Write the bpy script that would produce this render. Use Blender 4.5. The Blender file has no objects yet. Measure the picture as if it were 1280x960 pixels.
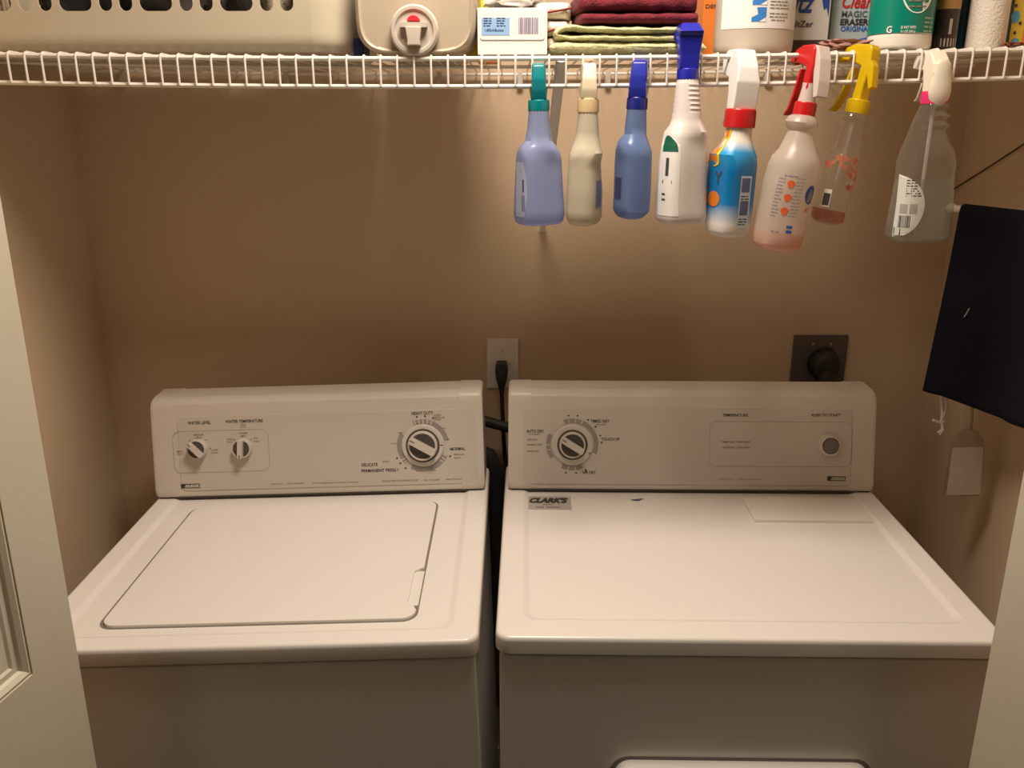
import bpy, bmesh, math, random
from mathutils import Vector, Matrix, noise
random.seed(7)
scn = bpy.context.scene
R = math.radians
# ------------------------------------------------------------ camera, light
F, PITCH, H = 1086.0, R(17.0), 1.6255
cam_d = bpy.data.cameras.new('camera'); cam = bpy.data.objects.new('camera', cam_d)
scn.collection.objects.link(cam); scn.camera = cam
cam_d.sensor_width = 36; cam_d.lens = F / 1280 * 36; cam_d.clip_start = 0.02
cam.location = (0, 0, H); cam.rotation_euler = (R(90) - PITCH, 0, 0)
world = bpy.data.worlds.new('world'); scn.world = world; world.use_nodes = True
bg = world.node_tree.nodes['Background']
bg.inputs[0].default_value = (1.0, 0.83, 0.62, 1); bg.inputs[1].default_value = 0.03
lamp_d = bpy.data.lights.new('ceiling_lamp', 'AREA'); lamp = bpy.data.objects.new('ceiling_lamp', lamp_d)
scn.collection.objects.link(lamp); lamp.location = (0.0, 1.045, 2.42)
lamp_d.energy = 20.2; lamp_d.color = (1.0, 0.855, 0.72); lamp_d.shape = 'DISK'; lamp_d.size = 0.42
scn.view_settings.view_transform = 'Standard'; scn.view_settings.look = 'None'
scn.view_settings.exposure = 0.0; scn.view_settings.gamma = 1.0
scn.view_settings.use_curve_mapping = False

# ------------------------------------------------------------ pixel -> place
def ray(px, py):
    u = (px - 640) / F; v = -(py - 480) / F
    return Vector((u, math.cos(PITCH) + v * math.sin(PITCH), -math.sin(PITCH) + v * math.cos(PITCH)))
CAM = Vector((0, 0, H))
def at_y(px, py, y):
    d = ray(px, py); return CAM + d * (y / d.y)
def at_z(px, py, z):
    d = ray(px, py); return CAM + d * ((z - H) / d.z)

# ------------------------------------------------------------ materials
MATS = {}
def mat(name, col, rough=0.5, metal=0.0, bump=0.0, bscale=200.0, var=0.0, vscale=8.0, spec=0.5, coat=0.0, sheen=0.0):
    if name in MATS: return MATS[name]
    m = bpy.data.materials.new(name); m.use_nodes = True; MATS[name] = m
    nt = m.node_tree; b = nt.nodes['Principled BSDF']
    b.inputs['Base Color'].default_value = (*col, 1); b.inputs['Roughness'].default_value = rough
    b.inputs['Metallic'].default_value = metal; b.inputs['Specular IOR Level'].default_value = spec
    b.inputs['Coat Weight'].default_value = coat; b.inputs['Sheen Weight'].default_value = sheen
    tc = nt.nodes.new('ShaderNodeTexCoord')
    if var > 0:
        n = nt.nodes.new('ShaderNodeTexNoise'); n.inputs['Scale'].default_value = vscale; n.inputs['Detail'].default_value = 4
        r = nt.nodes.new('ShaderNodeMapRange'); r.inputs['To Min'].default_value = 1 - var; r.inputs['To Max'].default_value = 1 + var
        mx = nt.nodes.new('ShaderNodeVectorMath'); mx.operation = 'SCALE'; mx.inputs[0].default_value = col
        nt.links.new(tc.outputs['Object'], n.inputs['Vector']); nt.links.new(n.outputs['Fac'], r.inputs['Value'])
        nt.links.new(r.outputs['Result'], mx.inputs['Scale']); nt.links.new(mx.outputs[0], b.inputs['Base Color'])
    if bump > 0:
        n = nt.nodes.new('ShaderNodeTexNoise'); n.inputs['Scale'].default_value = bscale; n.inputs['Detail'].default_value = 3
        bp = nt.nodes.new('ShaderNodeBump'); bp.inputs['Strength'].default_value = bump; bp.inputs['Distance'].default_value = 0.002
        nt.links.new(tc.outputs['Object'], n.inputs['Vector']); nt.links.new(n.outputs['Fac'], bp.inputs['Height'])
        nt.links.new(bp.outputs[0], b.inputs['Normal'])
    return m
def clear(name, col, alpha=0.2, rough=0.08, body=(0.8, 0.8, 0.8), transl=0.5):
    """see-through plastic: tinted transparent + a share of milky diffuse/translucent + gloss"""
    if name in MATS: return MATS[name]
    m = bpy.data.materials.new(name); m.use_nodes = True; MATS[name] = m
    nt = m.node_tree; nt.nodes.clear(); N = nt.nodes.new; L = nt.links.new
    out = N('ShaderNodeOutputMaterial'); tr = N('ShaderNodeBsdfTransparent'); tr.inputs[0].default_value = (*col, 1)
    df = N('ShaderNodeBsdfDiffuse'); df.inputs[0].default_value = (*body, 1)
    tl = N('ShaderNodeBsdfTranslucent'); tl.inputs[0].default_value = (*body, 1)
    a = N('ShaderNodeMixShader'); a.inputs[0].default_value = transl; L(df.outputs[0], a.inputs[1]); L(tl.outputs[0], a.inputs[2])
    b = N('ShaderNodeMixShader'); b.inputs[0].default_value = alpha; L(tr.outputs[0], b.inputs[1]); L(a.outputs[0], b.inputs[2])
    gl = N('ShaderNodeBsdfGlossy'); gl.inputs['Roughness'].default_value = rough
    fr = N('ShaderNodeFresnel'); fr.inputs[0].default_value = 1.4
    ge = N('ShaderNodeNewGeometry'); iv = N('ShaderNodeMath'); iv.operation = 'SUBTRACT'; iv.inputs[0].default_value = 1.0; L(ge.outputs['Backfacing'], iv.inputs[1])
    mu = N('ShaderNodeMath'); mu.operation = 'MULTIPLY'; L(fr.outputs[0], mu.inputs[0]); L(iv.outputs[0], mu.inputs[1])
    c = N('ShaderNodeMixShader'); L(mu.outputs[0], c.inputs[0]); L(b.outputs[0], c.inputs[1]); L(gl.outputs[0], c.inputs[2])
    L(c.outputs[0], out.inputs[0]); return m

WALL = mat('wall_paint', (0.64, 0.49, 0.335), 0.75, bump=0.25, bscale=260, var=0.04, vscale=3)
ENAMEL = mat('white_enamel', (0.80, 0.765, 0.72), 0.25, bump=0.02, bscale=600)
CONS = mat('console_plastic', (0.62, 0.57, 0.50), 0.38, bump=0.05, bscale=900)
PANEL = mat('console_panel', (0.58, 0.53, 0.465), 0.42, bump=0.04, bscale=900)
DOORP = mat('door_paint', (0.66, 0.61, 0.48), 0.5, bump=0.08, bscale=300)
INK = mat('black_ink', (0.035, 0.03, 0.028), 0.5)
INKG = mat('grey_ink', (0.25, 0.22, 0.2), 0.5)
ARCG = mat('grey_print', (0.30, 0.275, 0.25), 0.5)
DARKP = mat('dark_grey_plastic', (0.075, 0.068, 0.06), 0.45)
RUBBER = mat('black_rubber', (0.02, 0.019, 0.019), 0.5)
WIRE = mat('white_vinyl_wire', (0.80, 0.76, 0.69), 0.35)
WPLAST = mat('white_plastic', (0.80, 0.77, 0.71), 0.35)
PAPER = mat('white_paper', (0.82, 0.80, 0.76), 0.6)

# ------------------------------------------------------------ mesh helpers
COL = scn.collection
def link(name, me, m=None, parent=None, smooth=35, loc=None):
    o = bpy.data.objects.new(name, me); COL.objects.link(o)
    if m is not None and len(me.materials) == 0: me.materials.append(m)
    if smooth:
        me.polygons.foreach_set('use_smooth', [True] * len(me.polygons)); me.set_sharp_from_angle(angle=R(smooth))
    if smooth and len(me.polygons) > 5:
        wn = o.modifiers.new('weighted_normals', 'WEIGHTED_NORMAL'); wn.keep_sharp = True; wn.weight = 80
    if parent: o.parent = parent
    if loc: o.location = loc
    return o
def empty(name, loc, label, cat, group=None, rot=(0, 0, 0)):
    o = bpy.data.objects.new(name, None); COL.objects.link(o); o.location = loc; o.rotation_euler = rot
    o.empty_display_size = 0.05
    return tag(o, label, cat, group)
def tag(o, label, cat, group=None):
    o['label'] = label; o['category'] = cat
    if group: o['group'] = group
    return o
def struct(o): o['kind'] = 'structure'; return o
class MB:
    def __init__(s): s.v = []; s.f = []
    def add(s, vs, fs):
        k = len(s.v); s.v += [tuple(p) for p in vs]; s.f += [tuple(i + k for i in f) for f in fs]; return s
    def box(s, x0, x1, y0, y1, z0, z1, bev=0.0, seg=2):
        bm = bmesh.new(); bmesh.ops.create_cube(bm, size=1)
        for v in bm.verts:
            v.co = Vector(((x0 + x1) / 2 + v.co.x * (x1 - x0), (y0 + y1) / 2 + v.co.y * (y1 - y0), (z0 + z1) / 2 + v.co.z * (z1 - z0)))
        if bev > 0: bmesh.ops.bevel(bm, geom=bm.edges[:], offset=bev, segments=seg, profile=0.5, affect='EDGES')
        return s.bm(bm)
    def bm(s, bm, M=None):
        bm.verts.index_update()
        s.add([(M @ v.co) if M else v.co for v in bm.verts], [[v.index for v in f.verts] for f in bm.faces]); bm.free(); return s
    def loft(s, rings, cap0=True, cap1=True, closed=True):
        n = len(rings[0]); vs = [p for r in rings for p in r]; fs = []
        for i in range(len(rings) - 1):
            for j in range(n if closed else n - 1):
                a = i * n + j; b = i * n + (j + 1) % n; fs.append((a, b, b + n, a + n))
        if cap0: fs.append(tuple(reversed(range(n))))
        if cap1: fs.append(tuple(range((len(rings) - 1) * n, len(rings) * n)))
        return s.add(vs, fs)
    def tube(s, pts, r, n=8, caps=True):
        pts = [Vector(p) for p in pts]; rings = []; up = None
        for i, p in enumerate(pts):
            t = (pts[min(i + 1, len(pts) - 1)] - pts[max(i - 1, 0)]).normalized()
            if up is None: up = Vector((0, 0, 1)) if abs(t.z) < 0.9 else Vector((1, 0, 0))
            a = t.cross(up).normalized(); b = a.cross(t).normalized(); up = b
            rr = r[i] if isinstance(r, (list, tuple)) else r
            rings.append([p + (a * math.cos(2 * math.pi * k / n) + b * math.sin(2 * math.pi * k / n)) * rr for k in range(n)])
        return s.loft(rings, caps, caps)
    def lathe(s, prof, n=32, M=None, cap0=True, cap1=True):
        rings = [[Vector((r * math.cos(2 * math.pi * k / n), r * math.sin(2 * math.pi * k / n), z)) for k in range(n)] for r, z in prof]
        if M: rings = [[M @ p for p in q] for q in rings]
        return s.loft(rings, cap0, cap1)
    def prism(s, poly, fn, d0, d1, bev=0.0, seg=2):
        """poly 2D list -> fn(u,v,d) placed, extruded d0..d1"""
        n = len(poly); bm = bmesh.new()
        a = [bm.verts.new((u, v, d0)) for u, v in poly]; b = [bm.verts.new((u, v, d1)) for u, v in poly]
        bm.faces.new(list(reversed(a))); bm.faces.new(b)
        for i in range(n): bm.faces.new((a[i], a[(i + 1) % n], b[(i + 1) % n], b[i]))
        bmesh.ops.recalc_face_normals(bm, faces=bm.faces[:])
        if bev > 0: bmesh.ops.bevel(bm, geom=bm.edges[:], offset=bev, segments=seg, profile=0.5, affect='EDGES', clamp_overlap=True)
        for v in bm.verts: v.co = fn(v.co.x, v.co.y, v.co.z)
        return s.bm(bm)
    def mesh(s, name='m', recalc=True):
        me = bpy.data.meshes.new(name); me.from_pydata(s.v, [], s.f); me.validate()
        if recalc:
            bm = bmesh.new(); bm.from_mesh(me); bmesh.ops.recalc_face_normals(bm, faces=bm.faces[:]); bm.to_mesh(me); bm.free()
        me.update(); return me
    def build(s, name, m, parent=None, smooth=35, recalc=True): return link(name, s.mesh(name, recalc), m, parent, smooth)
def greek(mb, fn, cx, cy, w, h, seed=0):
    """a line of print too small to read: word-long dashes"""
    rnd = random.Random(seed + int(abs(cx) * 1e5) + int(abs(cy) * 1e5)); x = cx - w / 2
    while x < cx + w / 2 - h:
        l = min(rnd.uniform(1.5, 4) * h, cx + w / 2 - x); mb.add([fn(x, cy - h * .35), fn(x + l, cy - h * .35), fn(x + l, cy + h * .35), fn(x, cy + h * .35)], [(0, 1, 2, 3)]); x += l + h * 0.6
def rrect(x0, x1, y0, y1, r, n=6):
    pts = []
    for cx, cy, a in ((x1 - r, y0 + r, -90), (x1 - r, y1 - r, 0), (x0 + r, y1 - r, 90), (x0 + r, y0 + r, 180)):
        for k in range(n + 1):
            t = R(a + 90 * k / n); pts.append((cx + r * math.cos(t), cy + r * math.sin(t)))
    return pts
_tc = {}
def text2d(s, shear=0.0, bold=0.02):
    """returns ([(x,y)],[faces]) normalised to a unit box centred on 0"""
    if (s, shear, bold) in _tc: return _tc[(s, shear, bold)]
    c = bpy.data.curves.new('t', 'FONT'); c.body = s; c.shear = shear; c.offset = bold; c.resolution_u = 2
    o = bpy.data.objects.new('t', c); COL.objects.link(o)
    dg = bpy.context.evaluated_depsgraph_get(); me = bpy.data.meshes.new_from_object(o.evaluated_get(dg))
    P = [(v.co.x, v.co.y) for v in me.vertices]; fs = [tuple(p.vertices) for p in me.polygons]
    bpy.data.objects.remove(o); bpy.data.curves.remove(c); bpy.data.meshes.remove(me)
    x0 = min(p[0] for p in P); x1 = max(p[0] for p in P); y0 = min(p[1] for p in P); y1 = max(p[1] for p in P)
    P = [((x - (x0 + x1) / 2) / max(x1 - x0, 1e-6), (y - (y0 + y1) / 2) / max(y1 - y0, 1e-6)) for x, y in P]
    _tc[(s, shear, bold)] = (P, fs); return P, fs
def put_text(mb, s, fn, cx, cy, w, h, shear=0.0, bold=0.02):
    P, fs = text2d(s, shear, bold); mb.add([fn(cx + x * w, cy + y * h) for x, y in P], fs)

# ------------------------------------------------------------ the closet
YW, XL, XR, ZC = 1.87, -0.905, 0.935, 2.46
def wallbox(name, *b): return struct(MB().box(*b).build(name, WALL, smooth=0))
FLOORM = mat('floor_vinyl', (0.09, 0.065, 0.045), 0.5, var=0.15, vscale=6)
struct(MB().box(-1.6, 1.6, -1.6, YW, -0.05, 0).build('floor', FLOORM, smooth=0))
wallbox('wall_back', XL - 0.1, XR + 0.1, YW, YW + 0.1, 0, ZC)
wallbox('wall_left', XL - 0.1, XL, 0.93, YW, 0, ZC)
wallbox('wall_right', XR, XR + 0.1, 0.93, YW, 0, ZC)
CEIL = mat('ceiling_paint', (0.72, 0.68, 0.6), 0.8, bump=0.2)
struct(MB().box(-1.6, 1.6, -1.6, YW + 0.1, ZC, ZC + 0.05).build('ceiling', CEIL, smooth=0))
wallbox('wall_front_left', -1.6, -0.62, 0.83, 0.93, 0, ZC)
wallbox('wall_front_right', 0.67, 1.6, 0.83, 0.93, 0, ZC)
for nm, x0, x1 in (('baseboard_back', XL, XR),):
    struct(MB().box(x0, x1, YW - 0.014, YW, 0, 0.08, 0.003).build(nm, DOORP))

def bifold(name, ex, ey, side, n):
    """folded bifold door; (ex,ey) = far upright edge of the leaf in view; side -1 left, +1 right"""
    a = R(9.7); d = Vector((side * math.sin(a), -math.cos(a), 0)); nr = Vector((side * math.cos(a), math.sin(a), 0))
    e = bpy.data.objects.new(name, None); COL.objects.link(e); e.location = (ex, ey, 0); struct(e)
    W, T, Z0, Z1 = 0.37, 0.034, 0.015, 2.02
    def leaf(fn, nm):
        m = MB(); fr = [(0, W, Z0, Z1)]
        # stiles and rails around three raised panels, with recessed field
        wins = [(0.072, W - 0.072, 1.035, 1.90), (0.072, W - 0.072, 0.20, 0.90)]
        def bx(u0, u1, z0, z1, d0, d1):
            m.prism([(u0, z0), (u1, z0), (u1, z1), (u0, z1)], fn, d0, d1)
        bx(0, 0.072, Z0, Z1, 0, T); bx(W - 0.072, W, Z0, Z1, 0, T)
        for z0, z1 in ((Z0, 0.20), (0.90, 1.035), (1.90, Z1)): bx(0.072, W - 0.072, z0, z1, 0, T)
        o = m.build(nm, DOORP, e, smooth=30)
        for (u0, u1, z0, z1) in wins:
            k = MB()
            def ring(i, dd): return [fn(u, z, dd) for u, z in ((u0 + i, z0 + i), (u1 - i, z0 + i), (u1 - i, z1 - i), (u0 + i, z1 - i))]
            steps = [(0, 0.002), (0.004, 0.0005), (0.009, 0.004), (0.011, 0.008), (0.017, 0.0085), (0.020, 0.011), (0.030, 0.011), (0.050, 0.004), (0.052, 0.0035)]
            k.loft([ring(i, dd) for i, dd in steps], cap0=False, cap1=True)
            b = [(i, T - dd) for i, dd in steps]; k.loft([ring(i, dd) for i, dd in b], cap0=False, cap1=True)
            k.build('raised_panel', DOORP, o, smooth=25)
        return o
    leaf(lambda u, z, t: d * u + nr * t + Vector((0, 0, z)), 'leaf')
    a2 = R(-7); near = d * W + nr * (T + 0.004); d2 = Vector((side * math.sin(a2 + R(12)), math.cos(a2), 0))
    d2 = Vector((side * math.sin(R(6)), math.cos(R(6)), 0)); n2 = Vector((side * math.cos(R(6)), -math.sin(R(6)), 0))
    leaf(lambda u, z, t: near + d2 * u + n2 * t + Vector((0, 0, z)), 'leaf')
    h = MB()
    for z in (0.3, 1.05, 1.8):
        p = near; h.lathe([(0.005, z - 0.035), (0.005, z + 0.035)], 10, Matrix.Translation((p.x, p.y, 0)))
    h.build('hinge', mat('steel', (0.55, 0.52, 0.47), 0.35, 1.0), e)
bifold('door_1', -0.520, 0.90, -1, 1)
bifold('door_2', 0.572, 0.90, 1, 2)

# ------------------------------------------------------------ appliances
class Face:
    """the sloping face of a control console in appliance-local coordinates"""
    def __init__(s, root, y0, z0, tilt):
        s.root = root; s.M = root.matrix_basis.copy(); s.O = Vector((0, y0, z0)); s.t = tilt
        s.ev = Vector((0, math.sin(tilt), math.cos(tilt))); s.n = Vector((0, -math.cos(tilt), math.sin(tilt)))
    def px(s, x, y, off=0.0):
        I = s.M.inverted(); c = I @ CAM; d = (I.to_3x3() @ ray(x, y)); O = s.O + s.n * off
        t = (O - c).dot(s.n) / d.dot(s.n); q = c + d * t - s.O
        return q.x, q.dot(s.ev)
    def P(s, u, v, d=0.0): return s.O + Vector((u, 0, 0)) + s.ev * v + s.n * d
    def fn(s, off): return lambda u, v: s.P(u, v, off)
    def mat(s, u, v, d=0.0):
        M = Matrix.Identity(4); X = Vector((1, 0, 0))
        for i in range(3): M[i][0] = X[i]; M[i][1] = s.ev[i]; M[i][2] = s.n[i]
        M.translation = s.P(u, v, d); return M
def console(root, x0, x1, y0, z0):
    prof = [(0.003, 0.004), (0.0, 0.008), (0.0005, 0.018), (0.034, 0.176), (0.0375, 0.187), (0.045, 0.194), (0.056, 0.198), (0.105, 0.199), (0.122, 0.192), (0.13, 0.175), (0.13, 0.004)]
    def ring(x, g=0.0, sc=1.0):
        cy, cz = 0.06, 0.09
        return [(x, y0 + cy + (y - cy) * sc + (-g if y < 0.06 else g) * (1 if y < .1 else 1), z0 + max(0.003, cz + (z - cz) * sc + (g if z > 0.18 else 0))) for y, z in prof]
    m = MB(); m.loft([ring(x0 + 0.03), ring(x1 - 0.03)]); m.build('console_body', CONS, root, 25)
    for xa, xb, s in ((x0, x0 + 0.045, 1), (x1, x1 - 0.045, -1)):
        e = MB(); e.loft([ring(xa, 0, 0.975), ring(xa + s * 0.002, 0, 0.992), ring(xa + s * 0.006, 0.0008, 1.0), ring(xb, 0.0012, 1.0)])
        e.build('console_end_cap', CONS, root, 40)
    g = MB().box(x0 + 0.006, x1 - 0.006, y0 + 0.004, y0 + 0.125, z0 - 0.001, z0 + 0.004); g.build('console_shadow_gap', DARKP, root, 0)  # dark box stands in for the shadow gap under the console
    return Face(root, y0 + 0.0005, z0 + 0.018, math.atan2(0.0335, 0.158))
def plate(face, u0, u1, v0, v1, r, d0, d1, name, m, bev=0.0008):
    return MB().prism(rrect(u0, u1, v0, v1, r), lambda u, v, d: face.P(u, v, d), d0, d1, bev, 1).build(name, m, face.root, 30)
def outline(face, u0, u1, v0, v1, r, w, d, name):
    a = rrect(u0, u1, v0, v1, r); b = rrect(u0 + w, u1 - w, v0 + w, v1 - w, max(r - w, 1e-4)); n = len(a)
    m = MB(); m.add([face.P(u, v, d) for u, v in a] + [face.P(u, v, d) for u, v in b], [(i, (i + 1) % n, n + (i + 1) % n, n + i) for i in range(n)])
    return m.build(name, mat('outline_grey', (0.36, 0.33, 0.295), 0.5), face.root, 0, recalc=False)
def arc(mb, fn, cx, cy, r0, r1, a0, a1, n=14):
    vs = []
    for k in range(n + 1):
        t = R(a0 + (a1 - a0) * k / n); vs += [fn(cx + r0 * math.cos(t), cy + r0 * math.sin(t)), fn(cx + r1 * math.cos(t), cy + r1 * math.sin(t))]
    mb.add(vs, [(2 * k, 2 * k + 1, 2 * k + 3, 2 * k + 2) for k in range(n)])
def halfmoon(r, gap, n=14):
    a0 = math.asin(gap / r); return [(r * math.cos(a0 + (math.pi - 2 * a0) * k / n), r * math.sin(a0 + (math.pi - 2 * a0) * k / n)) for k in range(n + 1)]
def dial(face, px, py, rsk, rk, ang, name, depth=0.020, small=False):
    u, v = face.px(px, py, 0.006 if not small else 0.008); M = face.mat(u, v, 0.0015)
    if not small:
        MB().lathe([(rsk, 0), (rsk, 0.003), (rsk - 0.002, 0.005), (rk + 0.003, 0.0055)], 48, M).build(name + '_skirt', CONS, face.root)
        MB().lathe([(rk + 0.0035, 0.0055), (rk + 0.0035, 0.0062), (rk, 0.0064)], 48, M).build(name + '_ring', DARKP, face.root)
    b0 = 0.0 if small else 0.005
    k = MB().lathe([(rk, b0), (rk * 0.97, depth * 0.55), (rk * 0.92, depth * 0.62), (rk * 0.84, depth * 0.60), (rk * 0.84, depth * 0.5)], 40, M).build(name, CONS, face.root)
    Rz = M @ Matrix.Rotation(R(ang), 4, 'Z')
    g = rk * 0.24
    for s in (1, -1):
        poly = [(x, y * s) for x, y in halfmoon(rk * 0.83, g + 0.0005)]
        MB().prism(poly, lambda a, b, d: Rz @ Vector((a, b, d)), depth * 0.5, depth * 0.56, 0).build('knob_inset', DARKP, k, 30)
    MB().prism(rrect(-rk * 0.93, rk * 0.93, -g, g, g * 0.6), lambda a, b, d: Rz @ Vector((a, b, d)), depth * 0.5, depth, 0.0012).build('grip_bar', CONS, k, 40)
    MB().prism([(-rk * .9, -.0008), (-rk * .55, -.0008), (-rk * .55, .0008), (-rk * .9, .0008)], lambda a, b, d: Rz @ Vector((a, b, d)), depth, depth + 0.0003, 0).build('pointer_mark', INK, k, 0)
    return u, v
def deck(root, x0, x1, y0, y1, z0, z1, rec, name):
    """top panel: rolled front lip, rounded corners, a field pressed down inside a raised rim. rec=(x0,x1,y0,y1) of field"""
    rc = 0.022
    def ring(i, z, r=rc): return [(x, y, z) for x, y in rrect(x0 + i, x1 - i, y0 + i, y1 - i, max(r - i, 0.003), 5)]
    rings = [ring(0.003, z0), ring(0.0, z0 + 0.003), ring(0.0, z1 - 0.008), ring(0.0010, z1 - 0.0035), ring(0.0032, z1 - 0.001), ring(0.007, z1)]
    f = rec
    def fr(i, z): return [(x, y, z) for x, y in rrect(f[0] + i, f[1] - i, f[2] + i, f[3] - i, 0.02, 5)]
    rings += [fr(0, z1), fr(0.004, z1 - 0.001), fr(0.010, z1 - 0.0045), fr(0.014, z1 - 0.005)]
    m = MB(); m.loft(rings, True, True); return m.build(name, ENAMEL, root, 50)
def feet(root, xs, ys, zt, zfn):
    for x in xs:
        for y in ys:
            z0 = zfn(x)
            MB().lathe([(0.02, z0), (0.02, z0 + 0.012), (0.008, z0 + 0.014), (0.008, zt)], 14, Matrix.Translation((x, y, 0))).build('levelling_foot', RUBBER, root)

# ---- washer: stands out of level, left side low
aw = -math.atan(0.03); Rw = Matrix.Rotation(aw, 4, 'Y')
org = Vector((-0.0479, 1.078, 0.914)) - (Rw @ Vector((0, 0, 0.914)))
washer = empty('washing_machine', org, 'white top-loading washing machine with lid, left of the dryer', 'washing machine', rot=(0, aw, 0))
WW = 0.667; ZD = 0.914
def w_local(px, py, z=ZD):
    I = washer.matrix_basis.inverted(); c = I @ CAM; d = I.to_3x3() @ ray(px, py); return c + d * ((z - c.z) / d.z)
bpy.context.view_layer.update()
deck(washer, -WW, 0, 0, 0.655, 0.884, ZD, (-WW + 0.036, -0.036, 0.03, 0.56), 'top_panel')
MB().box(-WW + 0.006, -0.006, 0.007, 0.65, 0.035, 0.8795, 0.004).build('cabinet', ENAMEL, washer)
MB().box(-WW + 0.012, -0.012, 0.014, 0.64, 0.879, 0.886).build('seam_gasket', DARKP, washer, 0)
feet(washer, (-WW + 0.05, -0.05), (0.05, 0.6), 0.04, lambda x: -0.03 * (x + 0.0479 + 0.0) * 1.0 * (1) * 1.0 - 0.0 + (-0.0) if False else (0.0 - (org.z + math.sin(-aw) * x)) / math.cos(aw))
# lid with a finger notch on its right edge
c = {k: w_local(*p, ZD) for k, p in dict(FL=(130, 783), FR=(517, 772), BR=(547, 628), BL=(240, 633)).items()}
lx0, lx1 = (c['FL'].x + c['BL'].x) / 2, (c['FR'].x + c['BR'].x) / 2; ly0, ly1 = (c['FL'].y + c['FR'].y) / 2, (c['BL'].y + c['BR'].y) / 2
n0, n1 = w_local(527, 752).y, w_local(527, 712).y
r = 0.022; lid = []
for cx, cy, a0 in ((lx0 + r, ly1 - r, 90), (lx0 + r, ly0 + r, 180), (lx1 - r, ly0 + r, 270)):
    for k in range(7): t = R(a0 + 15 * k); lid.append((cx + r * math.cos(t), cy + r * math.sin(t)))
nd = 0.015
lid += [(lx1, n0 - 0.022), (lx1 - nd * 0.3, n0 - 0.012), (lx1 - nd, n0), (lx1 - nd, n1 - 0.004), (lx1 - nd * 0.5, n1 + 0.003), (lx1, n1 + 0.008)]
for k in range(7): t = R(15 * k); lid.append((lx1 - r + r * math.cos(t), ly1 - r + r * math.sin(t)))
MB().prism(lid, lambda u, v, d: Vector((u, v, d)), ZD - 0.005, ZD + 0.0005, 0.002, 3).build('lid', ENAMEL, washer, 50)
gp = rrect(lx0 - 0.0068, lx1 + 0.0030, ly0 - 0.0020, ly1 + 0.0095, 0.024)
MB().prism(gp, lambda u, v, d: Vector((u, v, d)), ZD - 0.006, ZD - 0.0044, 0).build('lid_seal', mat('lid_gap', (0.20, 0.18, 0.16), 0.6), washer, 0)
MB().box(lx1 - nd - 0.004, lx1 + 0.001, n0 - 0.004, n1 + 0.002, ZD - 0.0045, ZD - 0.0040).build('finger_recess', ENAMEL, washer, 0)
# console
yb = (w_local(193, 625).y + w_local(612, 613).y) / 2
wf = console(washer, -WW + 0.002, -0.006, yb, ZD)
pu0, pv1 = wf.px(221, 521); pu1, _ = wf.px(594, 505); _, pv0 = wf.px(400, 609)
plate(wf, pu0, pu1, pv0, pv1, 0.012, -0.001, 0.0012, 'control_panel', PANEL)
def prints(face, name, items, m, off=0.0016, joined=False):
    mb = MB()
    for s, cx, cy, w, h in items:
        u, v = face.px(cx, cy, off); a = face.px(cx - w / 2, cy, off)[0]; b = face.px(cx + w / 2, cy, off)[0]
        e = face.px(cx, cy - h / 2, off)[1]; f = face.px(cx, cy + h / 2, off)[1]
        put_text(mb, s, face.fn(off), u, v, b - a, e - f)
        if not joined: mb.build(name, m, face.root, 0, recalc=False); mb = MB()
    if joined: o = mb.build(name, m, face.root, 0, recalc=False); o['kind'] = 'stuff'
prints(wf, 'console_lettering', [('WATER LEVEL', 249, 528.5, 29, 4), ('WATER TEMPERATURE', 305, 526.5, 47, 4), ('HEAVY DUTY', 528, 516.5, 27, 4.2),
    ('NORMAL', 572, 561, 19, 4), ('DELICATE', 462, 581, 20, 4), ('PERMANENT PRESS I', 474.5, 588, 46, 4)], INK)
prints(wf, 'console_small_lettering', [('MEDIUM', 248, 543.5, 12, 2), ('LOAD', 248, 547, 8, 2), ('SMALL', 225, 564, 9, 2), ('LOAD', 225, 567.5, 8, 2), ('LARGE', 268, 562.5, 9, 2), ('LOAD', 268, 566, 8, 2),
    ('WARM', 304, 541.5, 10, 2.2), ('COLD', 304, 545, 7, 1.8), ('COLD', 287, 549, 8, 2), ('COLD', 287, 552.5, 8, 1.8), ('HOT', 320, 547.5, 6, 2), ('COLD', 320.5, 551.5, 8, 1.8), ('RINSE', 304, 531, 7, 1.6), ('COLD', 304, 533.6, 7, 1.6),
    ('SUPER', 547, 519, 9, 2.2), ('REGULAR', 549.5, 521.8, 13, 2.2), ('SHORT', 547, 524.6, 9, 2.2), ('REGULAR', 574, 568, 13, 2.2), ('SHORT', 572, 572.5, 9, 2.2), ('SHORT', 482.5, 577, 9, 2.2),
    ('PUSH & TURN CLOCKWISE TO SET', 500.5, 600.8, 45, 2), ('PULL TO START', 540, 600, 20, 2), ('PUSH TO STOP', 567.5, 599, 20, 2),
    ('SOAK', 554.5, 535.5, 7, 1.6), ('SPIN', 559.5, 549.5, 5, 1.6), ('RINSE', 500, 541, 6, 1.6), ('RINSE', 492, 554.5, 7, 1.6), ('SPIN', 523, 588.5, 6, 1.6), ('RINSE', 542, 588, 6, 1.6)], INKG, joined=True)
prints(wf, 'console_motto', [('Heavy Duty', 346, 605, 16, 2), ('Super Capacity', 369.5, 604.3, 21, 2), ('Three-Speed Combinations', 419, 603.3, 58, 2)], INKG, joined=True)
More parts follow.
